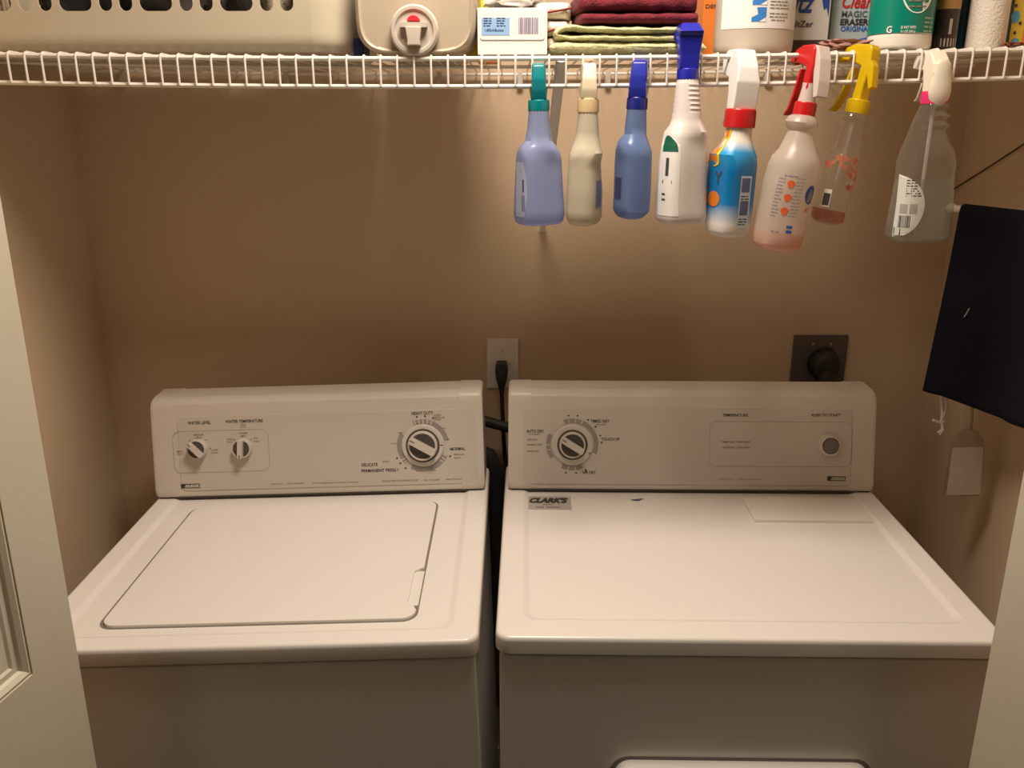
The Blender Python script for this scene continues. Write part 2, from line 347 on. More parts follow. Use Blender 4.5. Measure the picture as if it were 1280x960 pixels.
def logo(face, cx, cy, w, h):
    o = 0.0018; u0, v0 = face.px(cx - w / 2, cy + h / 2, o); u1, v1 = face.px(cx + w / 2, cy - h / 2, o)
    b = MB(); f = face.fn(o)
    b.add([f(u0, v0), f(u1, v0), f(u1, v1), f(u0, v1)], [(0, 1, 2, 3)]); k = b.build('badge', INK, face.root, 0, recalc=False)
    t = MB(); f2 = face.fn(o + 0.0002); put_text(t, 'KENMORE', f2, u0 + (u1 - u0) * 0.6, v0 + (v1 - v0) * 0.62, (u1 - u0) * 0.72, (v1 - v0) * 0.42, 0.1)
    a, bb = u0 + (u1 - u0) * 0.2, u1 - 0.001; vv = v0 + (v1 - v0) * 0.2
    t.add([f2(a, vv), f2(bb, vv), f2(bb, vv + 0.0012), f2(a, vv + 0.0012)], [(0, 1, 2, 3)])
    t.build('badge_lettering', PAPER, k, 0, recalc=False)
logo(wf, 238, 607.5, 23, 6)
u0, v0 = wf.px(218, 592, .0014); u1, v1 = wf.px(335, 536, .0014); outline(wf, u0, u1, v0, v1, 0.016, 0.0011, 0.0014, 'panel_outline')
du, dv = dial(wf, 528.5, 557, 0.042, 0.030, -30, 'cycle_dial', 0.024)
m = MB(); f = wf.fn(0.0015)
arc(m, f, du, dv, 0.043, 0.052, 10, 112); arc(m, f, du, dv, 0.043, 0.053, -120, -25); arc(m, f, du, dv, 0.043, 0.052, 150, 225)
m.build('dial_scale', ARCG, washer, 0, recalc=False)
m = MB(); f = wf.fn(0.0017)
for a in (66, 76, 86, 96, 106, -28, -36, -44, 212, 220, 228): arc(m, f, du, dv, 0.0435, 0.0515, a, a + 3.5, 2)
m.build('dial_scale_steps', PANEL, washer, 0, recalc=False)
m = MB(); f = wf.fn(0.0016)
for a in (100, 84, 68, -10, -24, 205, 217, 231):
    x, y = du + 0.058 * math.cos(R(a)), dv + 0.058 * math.sin(R(a)); m.add([f(x - .0018, y - .0015), f(x + .0018, y - .0015), f(x + .0018, y + .0015), f(x - .0018, y + .0015)], [(0, 1, 2, 3)])
m.build('dial_ticks', INK, washer, 0, recalc=False)
MB().add([wf.P(du + 0.0345, dv - .0008, .0072), wf.P(du + 0.040, dv - .0008, .0072), wf.P(du + 0.040, dv + .0008, .0072), wf.P(du + 0.0345, dv + .0008, .0072)], [(0, 1, 2, 3)]).build('dial_index', INK, washer, 0, recalc=False)
k1 = dial(wf, 246.5, 561.5, 0, 0.0195, -45, 'water_level_knob', 0.024, True)
k2 = dial(wf, 302.5, 560.5, 0, 0.0195, 86, 'water_temperature_knob', 0.024, True)
m = MB(); f = wf.fn(0.0016)
for (ku, kv), angs in ((k1, (180, 135, 90, 45, 0)), (k2, (135, 90, 45))):
    for a in angs:
        x, y = ku + 0.0235 * math.cos(R(a)), kv + 0.0235 * math.sin(R(a)); m.add([f(x + .0013 * math.cos(t), y + .0013 * math.sin(t)) for t in (0, 1.05, 2.1, 3.14, 4.2, 5.2)], [(0, 1, 2, 3, 4, 5)])
m.build('knob_dots', INK, washer, 0, recalc=False)

# ---- dryer
dryer = empty('tumble_dryer', (0.343, 1.079, 0), 'white tumble dryer with one dial and a push button, right of the washer', 'dryer', rot=(0, 0, R(-1.0)))
DW = 0.735; hx = DW / 2
def d_local(px, py, z=ZD):
    I = dryer.matrix_basis.inverted(); c = I @ CAM; d = I.to_3x3() @ ray(px, py); return c + d * ((z - c.z) / d.z)
bpy.context.view_layer.update()
deck(dryer, -hx, hx, 0, 0.66, 0.884, ZD, (-hx + 0.038, hx - 0.038, 0.045, 0.56), 'top_panel')
MB().box(-hx + 0.006, hx - 0.006, 0.007, 0.655, 0.03, 0.8795, 0.004).build('cabinet', ENAMEL, dryer)
MB().box(-hx + 0.012, hx - 0.012, 0.014, 0.64, 0.879, 0.886).build('seam_gasket', DARKP, dryer, 0)
feet(dryer, (-hx + 0.05, hx - 0.05), (0.05, 0.6), 0.035, lambda x: 0.0)
# front door: its top edge shows at the frame's lower edge
dpt = Vector(dryer.matrix_basis.inverted() @ at_y(900, 951, 1.085)); a0 = (dryer.matrix_basis.inverted() @ at_y(768, 955, 1.085)).x; a1 = (dryer.matrix_basis.inverted() @ at_y(1085, 955, 1.085)).x
dd = MB().prism(rrect(a0, a1, dpt.z - 0.42, dpt.z, 0.025), lambda u, v, d: Vector((u, d, v)), -0.014, 0.008, 0.006, 3).build('door', ENAMEL, dryer, 45)
MB().prism(rrect(a0 - 0.006, a1 + 0.006, dpt.z - 0.426, dpt.z + 0.005, 0.028), lambda u, v, d: Vector((u, d, v)), 0.0062, 0.0072, 0).build('door_seal', mat('lid_gap', (0, 0, 0)), dryer, 0)
MB().box(a0 + 0.10, a1 - 0.10, -0.024, -0.012, dpt.z - 0.10, dpt.z - 0.075, 0.004).build('handle', ENAMEL, dd)
# lint screen lid
c = [d_local(*p) for p in ((927, 621), (943, 650), (1090, 650), (1066, 621))]
lx0, lx1, ly0, ly1 = (c[0].x + c[1].x) / 2, (c[2].x + c[3].x) / 2, c[1].y, c[0].y
lint = MB().box(lx0, lx1, ly0, ly1 - 0.004, ZD - 0.006, ZD + 0.0015, 0.0018).build('lint_lid', ENAMEL, dryer)
q0, q1 = d_local(966, 634), d_local(1045, 622)
MB().box(q0.x, q1.x, q0.y, q1.y - 0.004, ZD + 0.001, ZD + 0.0032, 0.0012).build('lint_lid_grip', ENAMEL, lint)
yb = (d_local(632, 615).y + d_local(1096, 615).y) / 2
df = console(dryer, -hx + 0.008, hx - 0.004, yb, ZD)
pu0, pv1 = df.px(654, 510); pu1, _ = df.px(1066, 510); _, pv0 = df.px(850, 606)
plate(df, pu0, pu1, pv0, pv1, 0.012, -0.001, 0.0012, 'control_panel', PANEL)
prints(df, 'console_lettering', [('TIMED DRY', 750, 526.5, 24, 4), ('AUTO DRY', 669, 539, 22, 4), ('TOUCH UP', 763, 549, 23, 3.6), ('AIR DRY', 736.5, 590.5, 17, 3.8), ('TEMPERATURE', 919, 519, 32, 3.6), ('PUSH TO START', 1032.5, 519, 36, 3.6)], INK)
prints(df, 'console_small_lettering', [('HIGH HEAT', 751, 530.7, 14, 1.8), ('LOW HEAT', 668, 543, 14, 1.8), ('LESS DRY', 665.5, 549.5, 13, 2.2), ('NORMAL DRY', 668, 555.8, 19, 2.2), ('MORE DRY', 666.5, 564, 15, 2.2),
    ('TIMED DRY - HIGH HEAT', 920, 552.5, 36, 2.4), ('AUTO DRY - LOW HEAT', 920.5, 559.3, 34, 2.4), ('Heavy Duty', 906, 599, 16, 2), ('Extra Large Capacity', 937, 599, 29, 2)], INKG, joined=True)
logo(df, 1045.5, 598.3, 23, 5.6)
u0, v0 = df.px(886, 583, .0014); u1, v1 = df.px(1066, 527.5, .0014); outline(df, u0, u1, v0, v1, 0.014, 0.0011, 0.0014, 'panel_outline')
du, dv = dial(df, 715.5, 556, 0.0405, 0.0265, -32, 'timer_dial', 0.024)
m = MB(); f = df.fn(0.0015)
arc(m, f, du, dv, 0.043, 0.052, -22, 110); arc(m, f, du, dv, 0.043, 0.052, 155, 214); arc(m, f, du, dv, 0.043, 0.052, -115, -65)
m.build('dial_scale', ARCG, dryer, 0, recalc=False)
m = MB(); f = df.fn(0.0017)
for a in (98, 82, 66, 180, 192, -100, -84): arc(m, f, du, dv, 0.0435, 0.0515, a, a + 2.5, 2)
m.build('dial_scale_steps', PANEL, dryer, 0, recalc=False)
m = MB(); f = df.fn(0.0016)
for a in (98, 80, 58, 38, 18, 4, -102, -82, -62):
    x, y = du + 0.058 * math.cos(R(a)), dv + 0.058 * math.sin(R(a)); m.add([f(x - .0018, y - .0014), f(x + .0018, y - .0014), f(x + .0018, y + .0014), f(x - .0018, y + .0014)], [(0, 1, 2, 3)])
m.build('dial_ticks', INK, dryer, 0, recalc=False)
MB().add([df.P(du + 0.0315 + a, dv - 0.016 + b, .0072) for a, b in ((0, 0), (.006, -.003), (.0068, -.0016), (.0008, .0014))], [(0, 1, 2, 3)]).build('dial_index', INK, dryer, 0, recalc=False)
u, v = df.px(1037.5, 557, 0.006); M = df.mat(u, v, 0.001)
b = MB().lathe([(0.0225, 0), (0.022, 0.004), (0.0195, 0.009), (0.0165, 0.010), (0.0160, 0.006)], 40, M).build('start_button_collar', CONS, dryer)
MB().lathe([(0.0155, 0.004), (0.0155, 0.009), (0.0145, 0.011), (0.008, 0.0122)], 36, M).build('start_button', mat('button_grey', (0.16, 0.145, 0.14), 0.4), dryer)
# dealer sticker and a blue smear on the deck
p0, p1 = d_local(656, 634), d_local(713, 618)
MB().box(p0.x, p1.x, p0.y, p1.y, ZD - 0.0052, ZD - 0.0045).build('dealer_sticker', mat('silver_sticker', (0.55, 0.52, 0.48), 0.3, 0.3), dryer, 0)
m = MB(); fz = lambda x, y: Vector((x, y, ZD - 0.0042)); cx = (p0.x + p1.x) / 2; w = p1.x - p0.x; h = p1.y - p0.y
put_text(m, "CLARK'S", fz, cx + w * 0.02, p0.y + h * 0.68, w * 0.84, h * 0.42, 0.35, 0.075); m.build('dealer_name', INK, dryer, 0, recalc=False)
m = MB(); greek(m, fz, cx, p0.y + h * 0.36, w * 0.22, h * 0.1); greek(m, fz, cx, p0.y + h * 0.17, w * 0.5, h * 0.12); m.build('dealer_small_print', INKG, dryer, 0, recalc=False)
q = d_local(797, 622); m = MB(); vs = []
for k in range(16):
    t = 2 * math.pi * k / 16; rr = 1 + 0.25 * math.sin(3 * t); vs.append((q.x + 0.012 * rr * math.cos(t) , q.y + 0.005 * rr * math.sin(t) + 0.003 * math.cos(t), ZD - 0.0045))
m.add(vs, [tuple(range(16))]).build('blue_stain', mat('blue_smear', (0.08, 0.10, 0.22), 0.5), dryer, 0, recalc=False)

# ------------------------------------------------------------ outlets, plugs, hoses
a, b = at_y(609, 422, YW), at_y(647, 485, YW)
op = empty('wall_outlet', ((a.x + b.x) / 2, YW, (a.z + b.z) / 2), 'white wall outlet plate with a black plug in it, above the washer', 'outlet')
w, h = 0.070 / 2, 0.114 / 2
MB().box(-w, w, -0.006, 0, -h, h, 0.002).build('cover_plate', WPLAST, op)
def socket(z):
    m = MB().lathe([(0.017, 0), (0.017, 0.0015)], 28, Matrix.Translation((0, -0.006, z)) @ Matrix.Rotation(R(90), 4, 'X')); o = m.build('socket', WPLAST, op)
    s = MB()
    for x in (-0.0065, 0.0065): s.box(x - 0.001, x + 0.001, -0.0079, -0.0074, z, z + 0.008)
    s.lathe([(0.0025, 0), (0.0025, 0.0004)], 10, Matrix.Translation((0, -0.0076, z - 0.007)) @ Matrix.Rotation(R(90), 4, 'X'))
    s.build('socket_slots', RUBBER, o, 0)
socket(-0.003); socket(-0.034)
MB().lathe([(0.0028, 0), (0.0024, 0.001)], 12, Matrix.Translation((0, -0.006, 0.028)) @ Matrix.Rotation(R(90), 4, 'X')).build('plate_screw', mat('steel', (0, 0, 0)), op)
pz = at_y(627, 460, YW - 0.02).z; px_ = at_y(627, 460, YW - 0.02).x
pc = empty('power_cord', (px_, YW - 0.02, pz), 'black appliance plug and cord hanging from the white outlet', 'power cord')
m = MB(); m.loft([[(x, y, 0.014) for x, y in rrect(-0.011, 0.011, -0.022, 0.012, 0.004)], [(x, y, 0.0) for x, y in rrect(-0.014, 0.014, -0.026, 0.012, 0.005)], [(x, y, -0.02) for x, y in rrect(-0.012, 0.012, -0.024, 0.004, 0.005)], [(x, y, -0.04) for x, y in rrect(-0.007, 0.007, -0.018, -0.004, 0.004)], [(x, y, -0.055) for x, y in rrect(-0.005, 0.005, -0.016, -0.006, 0.004)]])
m.build('plug', RUBBER, pc)
MB().tube([(0, -0.011, -0.04), (0.001, -0.012, -0.08), (0.004, -0.012, -0.15), (0.008, -0.012, -0.22), (0.010, -0.012, -0.32), (0.006, -0.012, -0.5), (0.0, -0.012, -0.75), (-0.005, -0.014, -1.02)], 0.0048, 10).build('cord', RUBBER, pc)
a, b = at_y(992, 418, YW), at_y(1060, 418, YW)
do = empty('dryer_outlet', ((a.x + b.x) / 2, YW, a.z - 0.06), 'dark grey square dryer outlet on the wall behind the dryer', 'outlet')
w = (b.x - a.x) / 2
MB().box(-w, w, -0.008, 0, -0.062, 0.06, 0.003).build('cover_plate', mat('brown_grey_plastic', (0.10, 0.085, 0.08), 0.5), do)
MB().lathe([(0.036, 0), (0.034, 0.004)], 32, Matrix.Translation((0.008, -0.008, -0.002)) @ Matrix.Rotation(R(90), 4, 'X')).build('socket', RUBBER, do)
m = MB()
for x in (-0.018, 0.022): m.lathe([(0.003, 0), (0.0025, 0.0015)], 10, Matrix.Translation((x, -0.008, 0.04)) @ Matrix.Rotation(R(90), 4, 'X'))
m.build('plate_screw', mat('steel', (0, 0, 0)), do)
dp = empty('dryer_plug', ((a.x + b.x) / 2 + 0.008, YW - 0.012, a.z - 0.062), 'big black dryer plug pushed into the dark square outlet', 'plug')
m = MB(); m.lathe([(0.030, 0), (0.032, 0.012), (0.031, 0.028), (0.024, 0.038), (0.012, 0.042)], 28, Matrix.Rotation(R(90), 4, 'X')).build('plug_body', RUBBER, dp)
MB().tube([(0, -0.028, -0.012), (0.0, -0.034, -0.035), (0.0, -0.036, -0.06), (0, -0.034, -0.10), (-0.01, -0.03, -0.25), (-0.03, -0.03, -0.6), (-0.03, -0.03, -1.0)], [0.02, 0.019, 0.013, 0.009, 0.009, 0.009, 0.009], 14).build('cord', RUBBER, dp)
# hoses behind the washer
hs = empty('water_hose', (-0.02, 1.80, 0.6), 'black rubber supply hose in the gap behind the two machines', 'hose')
MB().tube([at_y(x, y, yy) - Vector((-0.02, 1.80, 0.6)) for x, y, yy in ((560, 510, 1.81), (590, 522, 1.80), (612, 528, 1.80), (634, 534, 1.80), (665, 540, 1.80))], 0.0115, 12).build('hose', RUBBER, hs)
hs2 = empty('drain_hose', (-0.02, 1.78, 0.5), 'thicker black drain hose, widened to fill the shadowed gap between washer and dryer', 'hose')
MB().tube([at_y(x, y, yy) - Vector((-0.02, 1.78, 0.5)) for x, y, yy in ((570, 572, 1.778), (592, 566, 1.778), (608, 572, 1.778), (617, 590, 1.778), (619, 620, 1.778), (620, 700, 1.778), (620, 800, 1.778))], 0.025, 14).build('hose', RUBBER, hs2)  # real hose, widened and run down so its black also covers the gap's shadow

# ------------------------------------------------------------ wire shelf
YF, YB = 1.383, 1.855
def sag(x): return 0.00425 * x + 0.01496 * x * x
ZT, ZL = 1.7145, 1.6715
shelf = empty('wire_shelf', (0, YF, ZL), 'white vinyl-coated wire shelf running across the whole closet', 'shelf')
S0 = Vector((0, YF, ZL))
xs = [XL + 0.006 + (XR - XL - 0.012) * k / 24 for k in range(25)]
def rail(name, y, z, r): return MB().tube([Vector((x, y, z + sag(x) - 0.0)) - S0 for x in xs], r, 8).build(name, WIRE, shelf)
rail('front_rail', YF + 0.003, ZT - 0.0035, 0.0036); rail('lower_rail', YF + 0.002, ZL, 0.0034)
rail('back_rail', YB, ZT - 0.0045, 0.003); rail('middle_rail', YF + 0.20, ZT - 0.0045, 0.003)
rw = 0.0017
pts = [(0, -0.0030, 0.0), (0, -0.0035, 0.02), (0, -0.0035, ZT - ZL - 0.006), (0, -0.002, ZT - ZL - 0.001), (0, 0.004, ZT - ZL + 0.0012), (0, 0.02, ZT - ZL + 0.001), (0, YB - YF + 0.004, ZT - ZL + 0.001)]
wm = MB().tube(pts, rw, 6).mesh('cross_wire')
x = XL + 0.012
k0 = at_y(13, 85, YF).x; pitch = (at_y(434, 88, YF).x - k0) / 20
n = int((k0 - XL) / pitch); x = k0 - n * pitch
while x < XR - 0.008:
    o = link('cross_wire', wm, WIRE, shelf); o.location = (x, 0, sag(x)); x += pitch
a = at_y(678, 287, YW); m = MB()
tp = Vector((at_y(702, 85, YF).x, YF + 0.012, ZT - 0.004)); bt = Vector((a.x, YW - 0.006, a.z + 0.004))
dirn = (bt - tp).normalized(); sd = Vector((1, 0, 0)); up = dirn.cross(sd)
rings = []
for t, w_ in ((0, 0.008), (0.04, 0.0085), (0.96, 0.0085), (1, 0.007)):
    c_ = tp.lerp(bt, t) - S0; rings.append([c_ + sd * (w_ * math.cos(k * math.pi / 4)) + up * (0.005 * math.sin(k * math.pi / 4)) for k in range(8)])
m.loft(rings).build('support_brace', WIRE, shelf)
MB().box(a.x - 0.009 , a.x + 0.009, YW - 0.004, YW, a.z - 0.004, a.z + 0.03, 0.001).build('brace_foot', WIRE, shelf).location = -S0
clipm = mat('clip_plastic', (0.55, 0.5, 0.43), 0.5)
for px in (152, 357, 549, 650, 760, 960, 1160):
    p = at_y(px, 90, YB)
    o = MB().box(-0.006, 0.006, -0.003, YW - YB, -0.022, 0.006, 0.002).build('wall_clip', clipm, shelf); o.location = Vector((p.x, YB, ZT - 0.005 + sag(p.x))) - S0

# ------------------------------------------------------------ spray bottles
class Body:
    """bottle body lofted from a silhouette measured in the photo; local z along its axis"""
    def __init__(s, prof, Y, asp, yaw, ex, neck_s=None, N=48):
        P = [(at_y(*l, Y), at_y(*r, Y)) for l, r in prof]
        mid = [((l.x + r.x) / 2, (l.z + r.z) / 2) for l, r in P]
        C, T = mid[0], mid[-1]; s.phi = math.atan2(T[0] - C[0], T[1] - C[1])
        s.loc = Vector((C[0], Y, C[1])); cs, sn = math.cos(s.phi), math.sin(s.phi)
        s.sec = []
        for (l, r), (mx, mz) in zip(P, mid):
            dx, dz = mx - C[0], mz - C[1]
            s.sec.append((dx * sn + dz * cs, dx * cs - dz * sn, math.hypot(r.x - l.x, r.z - l.z) / 2))
        s.h = s.sec[-1][0]; s.asp = asp; s.yaw = yaw; s.ex = ex; s.neck = neck_s if neck_s else s.h
        s.N = N; s.cache = {}
    def at(s, z):
        S = s.sec
        if z <= S[0][0]: return S[0][1], S[0][2]
        for i in range(len(S) - 1):
            if z <= S[i + 1][0]:
                t = (z - S[i][0]) / max(S[i + 1][0] - S[i][0], 1e-6); return S[i][1] + (S[i + 1][1] - S[i][1]) * t, S[i][2] + (S[i + 1][2] - S[i][2]) * t
        return S[-1][1], S[-1][2]
    def unit(s, z):
        """unit cross-section polyline (closed) starting at own back, arc-length table"""
        f = min(1, max(0, (s.neck - z) / 0.03)); asp = 1 + (s.asp - 1) * f; ex = 2 + (s.ex - 2) * f; yaw = s.yaw * f
        key = (round(asp, 3), round(ex, 3), round(yaw, 3))
        if key in s.cache: return s.cache[key]
        pts = []; n = 160
        for k in range(n + 1):
            t = math.pi / 2 + 2 * math.pi * k / n; c, q = math.cos(t), math.sin(t)
            x = math.copysign(abs(c) ** (2 / ex), c); y = asp * math.copysign(abs(q) ** (2 / ex), q)
            pts.append((x * math.cos(yaw) - y * math.sin(yaw), x * math.sin(yaw) + y * math.cos(yaw)))
        mx = max(abs(p[0]) for p in pts); pts = [(a / mx, b / mx) for a, b in pts]
        L = [0]
        for a, b in zip(pts, pts[1:]): L.append(L[-1] + math.hypot(b[0] - a[0], b[1] - a[1]))
        s.cache[key] = (pts, L); return pts, L
    def surf(s, u, z, off=0.0):
        """u metres along the girth from the own front centre, + to the right"""
        cx, hw = s.at(z); pts, L = s.unit(z); tot = L[-1]; q = (u / hw + tot / 2) % tot
        lo, hi = 0, len(L) - 1
        while hi - lo > 1:
            m = (lo + hi) // 2
            if L[m] <= q: lo = m
            else: hi = m
        t = (q - L[lo]) / max(L[hi] - L[lo], 1e-9); a, b = pts[lo], pts[hi]
        x, y = a[0] + (b[0] - a[0]) * t, a[1] + (b[1] - a[1]) * t
        tx, ty = b[0] - a[0], b[1] - a[1]; l = math.hypot(tx, ty) or 1; nx, ny = ty / l, -tx / l
        return Vector((cx + x * hw + nx * off, y * hw + ny * off, z))
    def girth(s, z): return s.unit(z)[1][-1] * s.at(z)[1]
    def mesh(s, z0=None, z1=None, shrink=0.0, base_r=0.006):
        m = MB(); zs = set(); z0 = 0 if z0 is None else z0; z1 = s.h if z1 is None else z1
        S = [q[0] for q in s.sec]
        for a, b in zip(S, S[1:]):
            n = max(1, int((b - a) / 0.008))
            for k in range(n): zs.add(a + (b - a) * k / n)
        zs = sorted([z for z in zs if z0 + 0.008 < z < z1 - 1e-4]) + [z1]
        rings = []
        def ring(z, sc):
            cx, hw = s.at(z); g = s.unit(z)[1][-1] * hw
            return [s.surf(-g / 2 + g * k / s.N, z, -shrink - sc) for k in range(s.N)]
        for dz, sc in ((0, base_r), (base_r * 0.25, base_r * 0.4), (base_r * 0.6, base_r * 0.1), (base_r, 0)): rings.append(ring(z0 + dz, sc))
        for z in zs: rings.append(ring(z, 0))
        return m.loft(rings)
    def decal(s, u0, u1, z0, z1, off, shape=None, n=12):
        m = MB(); vs = []; fs = []
        for j in range(n + 1):
            v = j / n; z = z0 + (z1 - z0) * v; a, b = (0, 1)
            if shape:
                a, b = shape(v)
            for i in range(n + 1): vs.append(s.surf(u0 + (u1 - u0) * (a + (b - a) * i / n), z, off))
        for j in range(n):
            for i in range(n): k = j * (n + 1) + i; fs.append((k, k + 1, k + n + 2, k + n + 1))
        return m.add(vs, fs)
    def fn(s, off): return lambda u, z: s.surf(u, z, off)

def half_ellipse(v): w = math.sqrt(max(0, 1 - (2 * v - 1) ** 2)); return (0, w)
def ellipse(v): w = math.sqrt(max(0, 1 - (2 * v - 1) ** 2)); return (0.5 - w / 2, 0.5 + w / 2)
def arch(v):
    if v < 0.75: return (0, 1)
    w = math.sqrt(max(0, 1 - ((v - 0.75) / 0.25) ** 2)); return (0.5 - w / 2, 0.5 + w / 2)
def barcode(B, u0, u1, z0, z1, off, n=14):
    m = MB(); rnd = random.Random(n * 7 + 1); u = u0; p = (u1 - u0) / n
    for k in range(n):
        w = p * rnd.choice((0.35, 0.5, 0.75)); a = u0 + k * p
        m.add([B(a, z0, off), B(a + w, z0, off), B(a + w, z1, off), B(a, z1, off)], [(0, 1, 2, 3)])
    return m
def sprayer(root, B, collar_h, collar_r, cm, head, hm, tm, hh, hw, yaw=0.0, style='std', nozzle=True, lever=True):
    """collar + pump head + trigger on top of the bottle; nozzle towards own +y (the wall)"""
    cx, _ = B.at(B.h); base = Matrix.Translation((cx, 0, B.h - 0.003)); n = 28
    m = MB(); prof = [(collar_r, 0), (collar_r * 1.02, 0.002), (collar_r, collar_h * 0.9), (collar_r * 0.9, collar_h)]
    rings = [[Vector(((r + (0.0004 if k % 2 else -0.0004)) * math.cos(2 * math.pi * k / 40), (r + (0.0004 if k % 2 else -0.0004)) * math.sin(2 * math.pi * k / 40), z)) for k in range(40)] for r, z in prof]
    m.loft([[base @ p for p in q] for q in rings]).build('collar', cm, root, 50)
    Hm = base @ Matrix.Translation((0, 0, collar_h)) @ Matrix.Rotation(yaw, 4, 'Z'); g = hh
    if style == 'std':
        prof = [(-0.012, -0.002), (0.011, -0.002), (0.0115, g * 0.28), (0.014, g * 0.50), (0.034, g * 0.56), (0.052, g * 0.60), (0.053, g * 0.90), (0.040, g), (0.004, g), (-0.006, g * 0.94), (-0.014, g * 0.55), (-0.0145, g * 0.25)]
        wf_ = lambda z: hw * (1.12 if z < g * 0.3 else 0.92)
    elif style == 'flare':
        prof = [(-0.011, -0.002), (0.011, -0.002), (0.011, g * 0.5), (0.03, g * 0.66), (0.052, g * 0.70), (0.053, g * 0.96), (0.03, g), (-0.004, g), (-0.020, g * 0.80), (-0.014, g * 0.70), (-0.0115, g * 0.3)]
        wf_ = lambda z: hw * (0.80 if z < g * 0.3 else (0.80 + 0.2 * min(1, (z / g - 0.3) / 0.45)) if z < g * 0.86 else 0.72)
    elif style == 'slant':
        prof = [(-0.013, -0.002), (0.012, -0.002), (0.012, g * 0.30), (0.016, g * 0.52), (0.05, g * 0.60), (0.053, g * 0.9), (0.036, g), (0.004, g), (-0.012, g * 0.70), (-0.017, g * 0.45), (-0.015, g * 0.2)]
        wf_ = lambda z: hw * (1.0 if z < g * 0.6 else 0.80)
    else:   # thin
        prof = [(-0.009, -0.002), (0.009, -0.002), (0.008, g * 0.2), (0.008, g * 0.6), (0.03, g * 0.68), (0.05, g * 0.70), (0.05, g * 0.92), (0.03, g), (0.0, g), (-0.006, g * 0.92), (-0.010, g * 0.6), (-0.008, g * 0.2)]
        wf_ = lambda z: hw
    def place(y, z, x): return Hm @ Vector((x * wf_(z), y, z))
    hd = MB().prism(prof, place, -0.5, 0.5, 0.0)
    me = hd.mesh('head'); bm = bmesh.new(); bm.from_mesh(me)
    bmesh.ops.bevel(bm, geom=bm.edges[:], offset=0.0028, segments=2, profile=0.5, affect='EDGES', clamp_overlap=True); bm.to_mesh(me); bm.free()
    ho = link('pump_head', me, hm, root, 45)
    if nozzle:
        MB().lathe([(0.007, 0), (0.0075, 0.002), (0.0075, 0.010), (0.006, 0.012)], 16, Hm @ Matrix.Translation((0, 0.050, g * 0.76)) @ Matrix.Rotation(R(-90), 4, 'X')).build('nozzle', tm, ho, 40)
    # trigger hooks down behind the rail
    tp = [(0.026, g * 0.58), (0.030, g * 0.35), (0.034, g * 0.1), (0.042, -g * 0.15), (0.050, -g * 0.25)]
    poly = [(y - 0.003, z) for y, z in tp] + [(y + 0.003, z) for y, z in reversed(tp)]
    MB().prism(poly, lambda y, z, x: Hm @ Vector((x, y, z)), -0.0065, 0.0065, 0.0012, 2).build('trigger', tm, root, 40)
    return Hm, ho
GRP = 'spray bottles hanging from the shelf'
def bottle(label, prof, Y, asp=1.0, yaw=0.0, ex=2.6, neck=None):
    B = Body(prof, Y, asp, R(yaw), ex, neck)
    e = empty('spray_bottle', B.loc, label, 'spray bottle', GRP, rot=(0, B.phi, 0)); bpy.context.view_layer.update()
    return e, B
def z_of(B, px, py, Y):          # height along the bottle's axis of a pixel at the bottle's distance
    p = at_y(px, py, Y) - B.loc; return p.x * math.sin(B.phi) + p.z * math.cos(B.phi)
def dip_tube(e, B, z0, m):
    cx0, _ = B.at(z0); cx1, _ = B.at(B.h); MB().tube([(cx0, 0.006, z0), (cx0 * .4 + cx1 * .6, 0.003, B.h * 0.6), (cx1, 0, B.h)], 0.0028, 8).build('dip_tube', m, e)
TUBE = clear('tube_plastic', (0.9, 0.9, 0.88), 0.55)
YS = YF - 0.021
# 1 pale blue, teal head
e, B = bottle('pale blue spray bottle with a teal head, leftmost on the shelf wire', [((645, 280), (703, 280)), ((642, 268), (706, 268)), ((643, 240), (704, 240)), ((645, 200), (702, 200)), ((646, 190), (700, 190)), ((650, 182), (695, 182)), ((656, 176), (690, 176)), ((659, 160), (688, 160)), ((661, 136), (686, 136))], YS, 0.8, 28, 3.6, 0.125)
BL = clear('pale_blue_plastic', (0.62, 0.70, 0.95), 0.72, 0.2, (0.42, 0.50, 0.78), 0.35)
B.mesh().build('bottle_body', BL, e)
dip_tube(e, B, 0.01, TUBE)
TEAL = clear('teal_plastic', (0.1, 0.6, 0.62), 0.85, 0.15, (0.015, 0.30, 0.33), 0.3)
sprayer(e, B, 0.016, 0.0155, mat('teal_cap', (0.0, 0.20, 0.22), 0.3), 0, TEAL, TEAL, 0.052, 0.021)
q = -B.girth(0.06) * 0.215
lb = B.decal(q - 0.016, q + 0.014, 0.014, 0.094, 0.0005, lambda v: (0.0, 0.95 - 0.25 * abs(2 * v - 1) ** 2)).build('side_label', clear('clear_label', (0.85, 0.88, 0.95), 0.65, 0.3, (0.62, 0.68, 0.82), 0.2), e, 0)
barcode(B.surf, q + 0.001, q + 0.009, 0.022, 0.046, 0.0008, 5).build('label_print', mat('navy_ink', (0.04, 0.05, 0.16), 0.5), lb, 0, recalc=False)
m = MB(); greek(m, lambda a, b: B.surf(q + 0.005 - b, 0.062 + a, 0.0008), 0, 0, 0.022, 0.005); m.build('label_text', mat('navy_ink', (0, 0, 0)), lb, 0, recalc=False)
